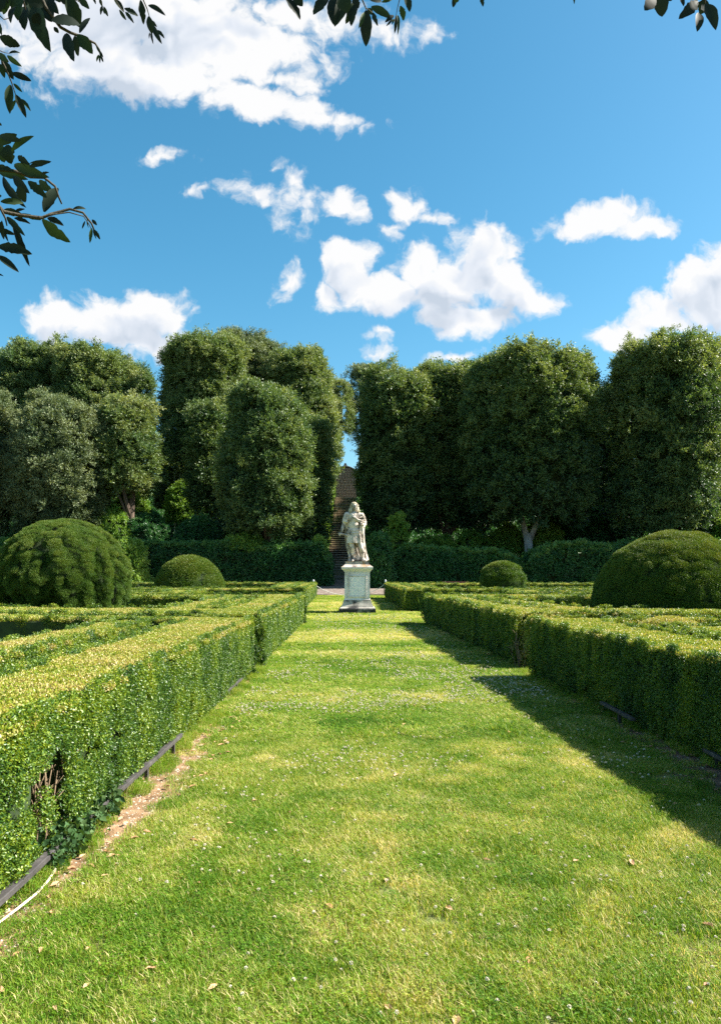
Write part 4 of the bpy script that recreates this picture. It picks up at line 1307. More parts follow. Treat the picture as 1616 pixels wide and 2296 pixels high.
# hedges that climb beside the stairs
def climbing(side, X0, X1, h, key, tint, label, y0=67, y1=94, name='stair_hedge'):
    n = 5200
    Y = y0 + rng.random(n) * (y1 - y0); s = rng.random(n)
    zt = np.interp(Y, [65, 93, 99], [Z0S, Z1S, Z1S])
    edge = (fbm(p3(Y * 0.45, 0 * Y), 83 + side, 3) - 0.5) * 0.9
    face = rng.random(n) < 0.5
    inner = X1 if side < 0 else X0
    X = np.where(face, inner + edge * 0.5, X0 + s * (X1 - X0))
    hh = h * (0.75 + 0.7 * fbm(p3(Y * 0.35, 0 * Y + 5), 89 + side, 2))
    Z = zt + np.where(face, rng.random(n) * hh, hh - rng.random(n) * 0.3)
    nr = np.where(face[:, None], np.array([[-side * 1.0, -0.4, 0.3]]), np.array([[0, -0.5, 1.0]])) + rng.normal(size=(n, 3)) * 0.3
    tt = tint + (fbm(np.stack([X, Y, Z], 1) * 0.6, 87, 3) - 0.5) * 0.5 + rng.normal(size=n) * 0.07
    V, F = [], []
    for i, yy in enumerate(np.linspace(y0 + .4, y1 - .4, 12)):
        zz = float(np.interp(yy, [65, 93, 99], [Z0S, Z1S, Z1S]))
        V += [(X0 + 0.35, yy, zz - 1), (X1 - 0.35, yy, zz - 1), (X1 - 0.35, yy, zz + h * 0.7), (X0 + 0.35, yy, zz + h * 0.7)]
        if i: F += [tuple((i - 1) * 4 + k for k in (j, (j + 1) % 4)) + tuple(i * 4 + k for k in ((j + 1) % 4, j)) for j in range(4)]
    F += [(0, 1, 2, 3), (44, 47, 46, 45)]
    return leafy_thing(name, key, np.stack([X, Y, Z], 1), nr, 0.34 * (0.7 + 0.6 * rng.random(n)), tt, (V, F), label, 'hedge', "hedges climbing beside the stairs")


climbing(-1, -5.8, -3.65, 1.7, 'bright', 0.26, "sunlit ragged hedge climbing along the left side of the stairs", y0=68)
climbing(1, 0.05, 1.8, 2.0, 'laurel', 0.26, "shaded smooth hedge climbing along the right side of the stairs", y0=67)


# ------------------------------------------------------------------ pedestal
def stone_material(name, base, dirt, ochre=0.0, darkness=0.5, scale=3.0):
    m, t, out = mat_base(name)
    L = t.links.new
    tc = N(t, 'ShaderNodeTexCoord')
    n1 = noise_n(t, scale, 5, 0.5, tc.outputs['Object'])
    r1 = ramp(t, [(darkness - 0.06, dirt), (darkness + 0.06, tuple(0.6 * a + 0.4 * b for a, b in zip(base, dirt))), (darkness + 0.16, base), (1.0, tuple(min(1, c * 1.08) for c in base))], n1.outputs['Fac'])
    n2 = noise_n(t, scale * 0.9, 7, 0.7, tc.outputs['Object']); n2.inputs['Distortion'].default_value = 0.5
    mp = N(t, 'ShaderNodeMapRange'); L(n2.outputs['Fac'], mp.inputs[0]); mp.inputs[1].default_value = 0.62 - ochre * 0.2; mp.inputs[2].default_value = 0.72 - ochre * 0.2; mp.inputs[4].default_value = 0.75 if ochre else 0
    mx = N(t, 'ShaderNodeMix', data_type='RGBA'); L(mp.outputs[0], mx.inputs['Factor']); L(r1.outputs[0], mx.inputs[6]); mx.inputs[7].default_value = (0.36, 0.20, 0.06, 1)
    p = N(t, 'ShaderNodeBsdfPrincipled'); L(mx.outputs[2], p.inputs['Base Color']); p.inputs['Roughness'].default_value = 0.85
    b = N(t, 'ShaderNodeBump'); b.inputs['Strength'].default_value = 0.08; b.inputs['Distance'].default_value = 0.01
    n3 = noise_n(t, 14, 4, 0.5, tc.outputs['Object']); L(n3.outputs['Fac'], b.inputs['Height']); L(b.outputs[0], p.inputs['Normal'])
    L(p.outputs[0], out.inputs[0])
    return m


M['ped_white'] = stone_material('white_pedestal_stone', (0.74, 0.68, 0.65), (0.42, 0.38, 0.35), 0, 0.36)
M['ped_panel'] = stone_material('white_marble_panel', (0.82, 0.77, 0.76), (0.62, 0.58, 0.56), 0, 0.30)
M['ped_base'] = stone_material('blackened_stone', (0.46, 0.42, 0.36), (0.035, 0.032, 0.03), 0, 0.47, 2.6)
M['ped_plinth'] = stone_material('black_stained_plinth', (0.34, 0.32, 0.28), (0.025, 0.025, 0.023), 0, 0.55, 3.0)
M['ped_top'] = stone_material('lichen_covered_stone', (0.50, 0.45, 0.38), (0.12, 0.09, 0.08), 0.55, 0.44, 4.0)
ped = empty('pedestal', (-0.12, 28.08, 0), "white stone pedestal with blackened foot and blank framed panel", 'pedestal')


def sq(profile, mat, name, parent=ped):
    V, F = [], []
    for h, z in profile:
        V += [(-h, -h, z), (h, -h, z), (h, h, z), (-h, h, z)]
    for i in range(len(profile) - 1):
        for k in range(4):
            F.append((i * 4 + k, i * 4 + (k + 1) % 4, (i + 1) * 4 + (k + 1) % 4, (i + 1) * 4 + k))
    n = len(profile) - 1
    F += [(3, 2, 1, 0), (n * 4, n * 4 + 1, n * 4 + 2, n * 4 + 3)]
    return mesh_obj(name, V, F, mat, parent)


sq([(0.68, -0.05), (0.685, 0.18), (0.675, 0.20)], M['ped_plinth'], 'plinth')
sq([(0.655, 0.203), (0.64, 0.235), (0.60, 0.25), (0.585, 0.29), (0.555, 0.36), (0.53, 0.43), (0.525, 0.47), (0.505, 0.475), (0.50, 0.515)], M['ped_base'], 'base_moulding')
sq([(0.495, 0.518), (0.485, 0.545), (0.472, 0.55), (0.47, 1.555)], M['ped_white'], 'die')
sq([(0.485, 1.558), (0.49, 1.59), (0.515, 1.60), (0.53, 1.635), (0.565, 1.65), (0.585, 1.69), (0.59, 1.735)], M['ped_white'], 'cornice')
sq([(0.592, 1.738), (0.58, 1.75), (0.52, 1.79), (0.47, 1.83), (0.455, 1.86)], M['ped_top'], 'weathered_top')
sq([(0.45, 1.863), (0.45, 1.955)], M['ped_top'], 'statue_slab')
fx, fz0, fz1 = 0.33, 0.66, 1.40
fr = [box_vf(-fx, fx, -0.500, -0.470, fz1, fz1 + 0.035, 0.0), box_vf(-fx, fx, -0.500, -0.470, fz0 - 0.035, fz0), box_vf(-fx - 0.002, -fx + 0.033, -0.5005, -0.470, fz0 + 0.001, fz1 - 0.001), box_vf(fx - 0.033, fx + 0.002, -0.5005, -0.470, fz0 + 0.001, fz1 - 0.001)]
mesh_obj('panel_frame', *merge(fr), M['ped_white'], ped)
mesh_obj('panel', *box_vf(-fx + 0.045, fx - 0.045, -0.482, -0.470, fz0 + 0.02, fz1 - 0.02), M['ped_panel'], ped)


# ------------------------------------------------------------------ statue
K = 0.00119
M['marble'] = stone_material('weathered_marble', (0.68, 0.59, 0.50), (0.17, 0.14, 0.11), 0.02, 0.43, 4.5)
M['marble_hair'] = stone_material('lichened_marble', (0.45, 0.40, 0.29), (0.20, 0.16, 0.09), 0.35, 0.42, 6.0)
statue = empty('statue', (-0.12 + 0.0, 28.0, 1.955), "weathered marble man in armour, long curled wig and draped cloak, on the pedestal", 'statue')


def S(x, y, d=0.0):
    return Vector(((x - 795) * K, d, (2030 - y) * K))


def sphere_vf(c, r, nu=12, nv=8):
    V, F = [], []
    r = r if hasattr(r, '__len__') else (r, r, r)
    for j in range(nv + 1):
        ph = math.pi * j / nv
        for i in range(nu):
            th = 2 * math.pi * i / nu
            V.append((c[0] + r[0] * math.sin(ph) * math.cos(th), c[1] + r[1] * math.sin(ph) * math.sin(th), c[2] + r[2] * math.cos(ph)))
    for j in range(nv):
        for i in range(nu):
            F.append((j * nu + i, (j + 1) * nu + i, (j + 1) * nu + (i + 1) % nu, j * nu + (i + 1) % nu))
    return V, F


def cap(pts, radii, seg=10):
    """chain of tapered capsules, px coordinates (x,y,depth m), radii px"""
    P = [S(*p) for p in pts]
    out_ = [tube_vf(P, [r * K for r in radii], seg)]
    for p, r in zip(P, radii): out_.append(sphere_vf(p, r * K, 10, 8))
    return out_


def ell(x, y, d, rx, ry, rd):
    return [sphere_vf(S(x, y, d), (rx * K, rd * K, ry * K), 14, 10)]


def remeshed(name, parts, mat, voxel=0.012, smooth_it=2):
    o = mesh_obj(name, *merge(parts), mat, statue, smooth=True)
    m = o.modifiers.new('remesh', 'REMESH'); m.mode = 'VOXEL'; m.voxel_size = voxel; m.use_smooth_shade = True
    if smooth_it:
        s = o.modifiers.new('smooth', 'SMOOTH'); s.iterations = smooth_it; s.factor = 0.5
    return o


# body: one surface with legs, torso, arms, neck and head
B = []
B += ell(715, 290, -0.03, 78, 112, 95) + ell(735, 335, -0.07, 55, 60, 55)            # skull, jaw
B += cap([(752, 262, -0.135), (768, 318, -0.165)], [10, 17])                          # nose
B += cap([(700, 248, -0.125), (785, 248, -0.12)], [12, 12])                          # brow
B += cap([(730, 352, -0.135), (775, 350, -0.13)], [9, 9]) + ell(752, 392, -0.115, 24, 20, 24)   # lips, chin
B += cap([(715, 385, 0.0), (705, 470, 0.02)], [55, 66])                               # neck
B += cap([(470, 560, 0.0), (700, 520, 0.02), (930, 570, 0.0)], [78, 95, 82])          # shoulders
B += ell(690, 680, -0.01, 185, 200, 125) + ell(690, 880, -0.01, 172, 210, 118) + ell(690, 1030, 0, 185, 140, 125)
B += ell(615, 660, -0.10, 75, 70, 45) + ell(775, 660, -0.10, 75, 70, 45)              # breastplate pecs
B += ell(690, 860, -0.115, 70, 120, 30)
B += cap([(460, 570, 0), (410, 720, 0.02), (365, 860, 0.0), (325, 990, -0.05), (290, 1090, -0.09)], [80, 68, 56, 50, 34])   # arm holding the baton
B += ell(262, 1150, -0.10, 48, 40, 40)                                                # palm
for (fx_, fy_) in ((215, 1150), (212, 1172), (222, 1196), (240, 1215)):
    B += cap([(258, fy_ - 18, -0.15), (fx_, fy_, -0.15), (fx_ + 20, fy_ + 18, -0.11)], [14, 14, 12], 8)
B += cap([(285, 1140, -0.14), (300, 1175, -0.16)], [15, 12], 8)
B += cap([(930, 580, 0), (1010, 720, 0.03), (1030, 850, -0.02), (965, 870, -0.16)], [82, 70, 60, 44])   # bent arm
B += ell(930, 850, -0.19, 46, 42, 40)
for i in range(4):
    B += cap([(955 - i * 4, 822 + i * 22, -0.215), (912, 826 + i * 20, -0.235), (890, 838 + i * 18, -0.19)], [13, 13, 11], 8)
B += cap([(940, 812, -0.21), (905, 806, -0.225)], [14, 12], 8)
# legs
B += cap([(600, 1350, -0.02), (625, 1530, -0.06), (640, 1610, -0.08), (655, 1720, -0.02), (680, 1880, 0.02)], [98, 78, 64, 62, 40])
B += cap([(682, 1930, 0.02), (672, 1985, -0.04), (645, 2002, -0.17)], [42, 40, 30])
B += cap([(850, 1350, 0.0), (905, 1530, -0.07), (925, 1610, -0.10), (955, 1730, -0.03), (975, 1880, 0.0)], [105, 86, 68, 66, 44])
B += cap([(978, 1930, 0.0), (1000, 1985, -0.05), (1075, 2004, -0.15)], [46, 42, 30])
B += cap([(925, 1730, -0.06), (985, 1725, -0.06)], [40, 40]) + cap([(645, 1790, -0.02), (700, 1800, -0.02)], [44, 44])   # boot cuffs
body = remeshed('body', B, M['marble'], 0.011, 1)
# wig
Hh = ell(690, 225, 0.02, 108, 92, 110) + ell(690, 330, 0.08, 130, 160, 80)
rr_ = random.Random(3)
for (x0_, y0_, x1_, y1_, d0_, d1_, r_) in ((620, 210, 560, 470, -0.03, -0.06, 42), (600, 240, 590, 520, 0.0, -0.08, 38), (645, 190, 610, 440, -0.07, -0.10, 30),
                                       (790, 220, 850, 430, -0.05, -0.03, 34), (770, 200, 820, 470, -0.02, -0.08, 32), (800, 250, 800, 450, -0.08, -0.10, 22), (560, 350, 545, 480, 0.06, 0.0, 40)):
    m_ = 7
    for i in range(m_):
        t = i / (m_ - 1)
        Hh += ell(x0_ + (x1_ - x0_) * t + 10 * math.sin(i * 2.4), y0_ + (y1_ - y0_) * t, d0_ + (d1_ - d0_) * t + 0.012 * math.cos(i * 2.1), r_ * (0.8 + 0.35 * rr_.random()), 26, r_ * 0.8)
remeshed('wig', Hh, M['marble_hair'], 0.010, 1)
# skirt of leather strips
V, F = [], []
rows = [(1010, 178, 120), (1080, 200, 135), (1160, 212, 150), (1300, 228, 165), (1420, 238, 178), (1440, 236, 176), (1442, 190, 140)]
nseg = 96
for (y_, rx_, rd_) in rows:
    for i in range(nseg):
        th = 2 * math.pi * i / nseg
        f_ = abs(math.sin(th * 11)) ** 0.35
        k = 1 - (0.10 * (1 - f_) if y_ > 1100 else 0.02 * (1 - f_))
        zz = y_ + (12 * f_ if 1400 < y_ < 1441 else 0)
        V.append(S(680 + rx_ * k * math.cos(th) + (y_ - 1010) * 0.03, zz, rd_ * k * K * math.sin(th)))
for j in range(len(rows) - 1):
    for i in range(nseg):
        F.append((j * nseg + i, j * nseg + (i + 1) % nseg, (j + 1) * nseg + (i + 1) % nseg, (j + 1) * nseg + i))
F.append(tuple(range(nseg))[::-1])
mesh_obj('tunic_skirt', V, F, M['marble'], statue, smooth=False)
# scalloped belt
Bt = []
for i in range(9):
    th = math.pi + math.pi * (i + 0.5) / 9
    x_ = 690 + 200 * math.cos(th); d_ = 150 * K * math.sin(th)
    Bt += ell(x_, 1100 + 45 * math.sin(math.pi * (i + 0.5) / 9), d_, 30, 34, 16)
pts = []
for i in range(13):
    th = math.pi + math.pi * i / 12
    pts.append((690 + 190 * math.cos(th), 955 + 105 * math.sin(math.pi * i / 12) ** 1.0, 140 * K * math.sin(th)))
Bt += cap(pts, [15] * 13, 8)
remeshed('belt', Bt, M['marble'], 0.009, 1)
# sleeve
Sl = cap([(470, 545, 0), (425, 690, 0.01), (415, 750, 0.01)], [92, 96, 92], 14) + cap([(330, 765, 0.0), (500, 785, 0.0)], [20, 22]) + cap([(360, 755, -0.09), (470, 785, -0.10)], [18, 20])
for i in range(4): Sl += cap([(440 + i * 25, 520, -0.07), (385 + i * 30, 740, -0.09)], [16, 18])
remeshed('sleeve', Sl, M['marble'], 0.011, 1)
# cloak: heavy folded cloth behind the figure
rows = [(470, 560, 960, 0.02, 0.10), (560, 455, 1010, 0.04, 0.14), (700, 430, 1060, 0.09, 0.15), (900, 415, 1040, 0.14, 0.14), (1100, 400, 1000, 0.17, 0.13), (1300, 395, 1030, 0.19, 0.13),
        (1500, 420, 1045, 0.21, 0.15), (1700, 475, 1085, 0.22, 0.17), (1850, 520, 1125, 0.22, 0.18), (1960, 540, 1165, 0.22, 0.20), (2028, 530, 1178, 0.22, 0.21)]
V, F = [], []
nseg = 120
for j, (y_, xa, xb, dc, dr) in enumerate(rows):
    cx_ = (xa + xb) / 2; rx_ = (xb - xa) / 2
    for i in range(nseg):
        th = 2 * math.pi * i / nseg
        fold = 0.07 * math.sin(th * 13 + y_ * 0.0022 + 1.3 * math.sin(y_ * 0.003)) + 0.04 * math.sin(th * 23 - y_ * 0.004)
        k = 1 + fold * min(1, (y_ - 400) / 500)
        kx = 1 + 0.3 * (k - 1)
        V.append(S(cx_ + rx_ * kx * math.cos(th), y_, dc + dr * k * math.sin(th) * (1.0 + (0.5 * (k - 1)))))
for j in range(len(rows) - 1):
    for i in range(nseg):
        F.append((j * nseg + i, j * nseg + (i + 1) % nseg, (j + 1) * nseg + (i + 1) % nseg, (j + 1) * nseg + i))
F += [tuple(range(nseg))[::-1], tuple(range((len(rows) - 1) * nseg, len(rows) * nseg))]
ck = mesh_obj('cloak', V, F, M['marble'], statue, smooth=True)
ss = ck.modifiers.new('subdivision', 'SUBSURF'); ss.levels = 1; ss.render_levels = 1
# cloak folds across the chest and over the bent arm
Ch = []
for (p_, r_) in (([(600, 520, -0.10), (700, 590, -0.14), (850, 570, -0.10), (960, 520, 0.0)], 34), ([(580, 560, -0.10), (700, 640, -0.17), (880, 640, -0.14), (1000, 600, 0.0)], 34),
                 ([(690, 620, -0.16), (800, 710, -0.19), (930, 740, -0.17), (1040, 720, -0.02)], 34), ([(700, 650, -0.16), (780, 740, -0.18), (880, 780, -0.18), (1040, 790, -0.06)], 26),
                 ([(640, 500, -0.09), (720, 540, -0.12), (800, 500, -0.08)], 30), ([(1000, 640, 0), (1060, 780, -0.02), (1050, 880, -0.04), (990, 930, -0.10)], 36), ([(960, 520, 0.0), (1010, 640, 0.02), (1045, 760, 0.02)], 50),
                 ([(900, 920, -0.17), (890, 1040, -0.14), (940, 1180, -0.12), (985, 1400, -0.08)], 26), ([(950, 910, -0.15), (960, 1100, -0.10), (1000, 1300, -0.04)], 28), ([(880, 1200, -0.15), (900, 1400, -0.15)], 26)):
    m_ = len(p_)
    Ch += cap(p_, [r_ * (0.8 + 0.3 * math.sin(2.5 * i)) for i in range(m_)])
remeshed('draped_fold', Ch, M['marble'], 0.010, 1)
# baton and tree stump
remeshed('baton', cap([(210, 1140, -0.13), (300, 1160, -0.13), (415, 1188, -0.10), (560, 1215, -0.05)], [24, 27, 30, 30], 12), M['marble'], 0.009, 0)
remeshed('stump', cap([(560, 1850, 0.05), (555, 1950, 0.03), (560, 2015, 0.02)], [46, 52, 70], 10) + ell(540, 1870, -0.02, 30, 40, 30), M['marble'], 0.012, 1)


# ------------------------------------------------------------------ low rails along the hedges
M['rail'] = simple_mat('grey_painted_rail', [(0.3, (0.035, 0.032, 0.033)), (0.6, (0.07, 0.064, 0.064)), (0.75, (0.13, 0.12, 0.115))], 14, 0.55, 0.2, spec=0.4)


def rail(X, Ya, Yb, h, label, posts, name='low_rail', kink=None, group=None, w=0.045):
    root = empty(name, (X, Ya, 0), label, 'rail', group)
    ys_ = list(np.linspace(0, Yb - Ya, max(3, int((Yb - Ya) / 0.35))))
    V, F = [], []
    for i, y_ in enumerate(ys_):
        dx = 0.004 * math.sin(y_ * 2.1 + X) + (kink(y_ + Ya) if kink else 0); dz = 0.002 * math.sin(y_ * 3.3)
        V += [(dx - w / 2, y_, h - 0.032 + dz), (dx + w / 2, y_, h - 0.032 + dz), (dx + w / 2, y_, h + dz), (dx - w / 2, y_, h + dz)]
        if i:
            a = (i - 1) * 4; b = i * 4
            F += [(a + k, a + (k + 1) % 4, b + (k + 1) % 4, b + k) for k in range(4)]
    n = len(ys_) - 1
    F += [(3, 2, 1, 0), (n * 4, n * 4 + 1, n * 4 + 2, n * 4 + 3)]
    o = mesh_obj('rail_bar', V, F, M['rail'], root)
    bv = o.modifiers.new('bevel', 'BEVEL'); bv.width = 0.004; bv.segments = 2; bv.limit_method = 'ANGLE'
    for py in posts:
        o = mesh_obj('post', *box_vf(-0.013, 0.013, -0.015, 0.015, -0.05, h - 0.033), M['rail'], root)
        o.location = ((kink(py) if kink else 0) + 0.004 * math.sin((py - Ya) * 2.1 + X) + 0.006, py - Ya, 0)
    return root


GR = "low metal rails at the foot of the hedges"
rail(-1.635, 2.4, 6.72, 0.125, "long low grey rail on posts below the left hedge's bare patch", [2.9, 4.72, 5.66, 6.45], kink=lambda y: -0.035 * max(0, 1 - abs(y - 4.35) / 0.5), group=GR)
rail(-1.66, 9.2, 10.3, 0.12, "short rail piece almost hidden at the far foot of the left hedge", [9.9], group=GR)
rail(2.70, 7.35, 8.3, 0.14, "short dark rail piece sticking out under the shaded right hedge", [7.75], group=GR)
rail(2.88, 4.6, 6.2, 0.12, "dark rail in the shade at the right edge under the hedge", [5.3, 6.0], group=GR)

# cable
M['cable'] = simple_mat('cream_cable', [(0.3, (0.55, 0.45, 0.32)), (0.7, (0.72, 0.62, 0.48))], 10, 0.6, 0)
pts = [(-1.70, 4.42, 0.02), (-1.665, 4.22, 0.025), (-1.635, 4.05, 0.03), (-1.60, 3.9, 0.034), (-1.578, 3.75, 0.034), (-1.575, 3.6, 0.03), (-1.60, 3.4, 0.028), (-1.64, 3.2, 0.022), (-1.68, 2.9, 0.016), (-1.7, 2.4, 0.016)]
o = mesh_obj('cable', *tube_vf(pts, 0.0065, 8), M['cable'], smooth=True); tag(o, "thin cream cable lying on the ground beside the low rail", 'cable')

# ivy at the foot of the left hedge
PS['ivy'] = protoset('ivy', clump_patch, 3, leaf_mat('ivy_leaves', [(0.0, (0.015, 0.045, 0.015)), (0.6, (0.05, 0.11, 0.035)), (1.0, (0.10, 0.15, 0.05))], 0.5, 0.6, 0.2, 0.2), 30, 0.5, 0.45)
n = 46
Yv = 3.9 + rng.random(n) * 1.1; Xv = -1.72 + rng.random(n) * 0.12; Zv = 0.02 + rng.random(n) * 0.14
leafy_thing('ivy', 'ivy', np.stack([Xv, Yv, Zv], 1), np.tile([1, -0.2, 0.8], (n, 1)) + rng.normal(size=(n, 3)) * 0.3, 0.075 + 0.03 * rng.random(n), rng.random(n) * 0.5, None,
            "patch of dark ivy creeping over the rail at the foot of the left hedge", 'ivy', None)

# twigs showing in the bare patch of the left hedge
def twigs(name, cx, cy, z0, spread, hgt, n, face, label, mat='twig', r=0.006, cat='stems'):
    parts_ = []
    for i in range(n):
        y_ = cy + random.uniform(-1, 1) * spread; z_ = z0
        x_ = cx + random.uniform(-0.12, 0.02) * face
        a = Vector((x_, y_, z_)); b = a + Vector((random.uniform(-0.03, 0.06) * face, random.uniform(-0.22, 0.22), hgt * random.uniform(0.3, 0.6))); c = b + Vector((random.uniform(-0.04, 0.05) * face, random.uniform(-0.12, 0.12), hgt * random.uniform(0.25, 0.5)))
        parts_.append(tube_vf([a, (a + b) / 2 + Vector((0.01, 0.015, 0)), b, c], [r, r * 0.9, r * 0.8, r * 0.35], 6))
        for k in range(3):
            s0 = b + (c - b) * random.random(); e_ = s0 + Vector((random.uniform(-0.05, 0.1) * face, random.uniform(-0.12, 0.12), random.uniform(0.02, 0.12)))
            parts_.append(tube_vf([s0, (s0 + e_) / 2, e_], [r * 0.5, r * 0.4, r * 0.2], 5))
    o = mesh_obj(name, *merge(parts_), M[mat], smooth=True)
    return tag(o, label, cat)


twigs('bare_stems', -1.72, 4.02, 0.02, 0.16, 0.70, 20, 1, "bare brown stems showing in the hole of the left hedge")
twigs('bare_stems', 2.58, 12.15, 0.0, 0.09, 0.60, 6, -1, "pale bare stems in the gap between the two nearest right hedges", r=0.008)
blob_o = hedge('box_shrub', [rect(2.72, 3.25, 12.02, 12.42)], "small box bush filling the gap between the two nearest right hedges", None, H=0.82, side=0.62, top=0.62, cat='shrub')

# grass tufts and weeds along the hedge feet
n = 150
Yt = 2.4 + rng.random(n) * 9.5
lft = rng.random(n) < 0.5
Xt = np.where(lft, -1.68 + rng.random(n) * 0.12, np.interp(Yt, [2, 12.2], [3.05, 2.5]) - rng.random(n) * 0.1 + 0.1)
foliage('weeds', 'clover', p3(Xt, Yt, 0.0), np.tile([0, 0, 1.0], (n, 1)) + rng.normal(size=(n, 3)) * 0.2, np.stack([0.10 + 0 * Xt, 0.10 + 0 * Xt, 0.35 + 0.25 * rng.random(n)], 1), 0.1 + 0.3 * rng.random(n), kind='stuff')

# ------------------------------------------------------------------ rope barrier, bench, stone block, poles
M['white_metal'] = simple_mat('pale_metal', [(0.3, (0.55, 0.56, 0.58)), (0.7, (0.72, 0.73, 0.75))], 8, 0.5, 0)
M['rope'] = simple_mat('pale_rope', [(0.3, (0.50, 0.48, 0.44)), (0.7, (0.68, 0.66, 0.60))], 40, 0.9, 0.2)
GP = "barrier posts at the gravel path"
pl = empty('barrier_post', (-2.95, 46.6, 0), "barrier post behind the end of the farthest left hedge", 'post', GP)
pr_ = empty('barrier_post', (1.57, 46.6, 0), "pale barrier post standing behind the farthest right hedge", 'post', GP)
for q in (pl, pr_):
    mesh_obj('shaft', *tube_vf([(0, 0, -0.1), (0, 0, 0.97)], 0.045, 10), M['white_metal'], q, smooth=True)
    mesh_obj('cap', *sphere_vf((0, 0, 0.99), 0.06, 10, 6), M['white_metal'], q, smooth=True)
pts = []
for i in range(25):
    t = i / 24
    x_ = -2.95 + 4.52 * t
    z_ = 0.86 - 0.80 * (1 - (2 * t - 1) ** 2) ** 0.75
    pts.append((x_, 46.6, max(0.03, z_)))
o = mesh_obj('rope', *tube_vf(pts, 0.019, 6), M['rope'], smooth=True); tag(o, "pale slack rope hanging between the two barrier posts behind the pedestal", 'rope')
pts = [(1.57 + 1.2 * t, 46.6 + 0.2 * t, 0.86 - 0.7 * t) for t in (0, 0.3, 0.6, 1.0)]
o = mesh_obj('rope', *tube_vf(pts, 0.019, 6), M['rope'], smooth=True); tag(o, "short rope end dropping to the right of the right barrier post", 'rope')

M['bench_wood'] = simple_mat('red_brown_bench_wood', [(0.3, (0.13, 0.05, 0.035)), (0.7, (0.24, 0.105, 0.07))], 9, 0.6, 0.2, stretch=(0.2, 1, 1))
M['iron'] = simple_mat('dark_iron', [(0.3, (0.03, 0.03, 0.03)), (0.7, (0.06, 0.06, 0.06))], 9, 0.5, 0)
bench = empty('park_bench', (6.5, 50.5, 0), "red-brown slatted park bench half hidden behind the farthest right hedge", 'bench')
for i, (z_, y_) in enumerate(((0.60, 0.21), (0.76, 0.25))):
    mesh_obj('backrest_slat', *box_vf(-0.9, 0.9, y_, y_ + 0.035, z_, z_ + 0.12), M['bench_wood'], bench)
for i in range(4):
    mesh_obj('seat_slat', *box_vf(-0.9, 0.9, -0.26 + i * 0.115, -0.165 + i * 0.115, 0.43, 0.465), M['bench_wood'], bench)
for x_ in (-0.7, 0.7):
    mesh_obj('leg_frame', *merge([box_vf(x_ - 0.03, x_ + 0.03, -0.25, -0.2, 0, 0.427), box_vf(x_ - 0.03, x_ + 0.03, 0.29, 0.34, 0, 0.9), box_vf(x_ - 0.03, x_ + 0.03, -0.198, 0.288, 0.38, 0.425)]), M['iron'], bench)

gzz = float(ground_z(np.array([-3.2]), np.array([64.2]))[0])
o = mesh_obj('stone_block', *box_vf(-0.30, 0.30, -0.2, 0.2, -0.1, 0.26, 0.03), M['white_metal'], loc=(-3.12, 63.6, gzz)); tag(o, "small pale stone block at the foot of the stairs", 'stone block')

# white poles on the slope
M['whitepaint'] = simple_mat('chipped_white_paint', [(0.3, (0.5, 0.5, 0.48)), (0.7, (0.75, 0.75, 0.73))], 6, 0.7, 0)
Yp = 69.0
a = px(393, 1090, Yp); g_ = float(ground_z(np.array([a.x]), np.array([Yp]))[0])
pole = empty('pole_frame', (a.x, Yp, g_), "thin white poles leaning together on the slope between the trees", 'frame')
loc0 = Vector((a.x, Yp, g_))
for (p0, p1) in (((392, 1075), (392, 1034)), ((404, 1080), (404, 1048)), ((392, 1036), (407, 1060)), ((403, 1062), (412, 1046))):
    q0 = px(p0[0], p0[1], Yp) - loc0; q1 = px(p1[0], p1[1], Yp) - loc0
    if p0[1] > 1070: q0.z = -0.2
    mesh_obj('pole', *tube_vf([q0, q1], 0.055, 8), M['whitepaint'], pole, smooth=True)

# metal handrail at the top right of the stairs
q = px(836, 1084, 92)
hr = empty('handrail', (q.x, 92, q.z - 1.0), "short pale metal handrail at the top right of the stairs", 'handrail')
mesh_obj('bar', *tube_vf([(-0.65, 0, 1.0), (0.65, 0, 1.0)], 0.05, 8), M['white_metal'], hr, smooth=True)
for x_ in (-0.62, 0.62):
    mesh_obj('upright', *tube_vf([(x_, 0, -0.9), (x_, 0, 0.96)], 0.035, 8), M['white_metal'], hr, smooth=True)


# ------------------------------------------------------------------ leafy branches hanging close to the camera
def hanging_leaf_mat():
    m, t, out = mat_base('hanging_oak_leaf')
    L = t.links.new
    oi = N(t, 'ShaderNodeObjectInfo')
    r = ramp(t, [(0.0, (0.010, 0.018, 0.012)), (0.6, (0.014, 0.026, 0.012)), (1.0, (0.030, 0.060, 0.014))], oi.outputs['Random'])
    p = N(t, 'ShaderNodeBsdfPrincipled'); L(r.outputs[0], p.inputs['Base Color']); p.inputs['Roughness'].default_value = 0.6; p.inputs['Specular IOR Level'].default_value = 0.15
    tr = N(t, 'ShaderNodeBsdfTranslucent'); L(r.outputs[0], tr.inputs['Color'])
    mx = N(t, 'ShaderNodeMixShader'); mx.inputs[0].default_value = 0.15; L(p.outputs[0], mx.inputs[1]); L(tr.outputs[0], mx.inputs[2]); L(mx.outputs[0], out.inputs[0])
    return m


M['hang'] = hanging_leaf_mat()


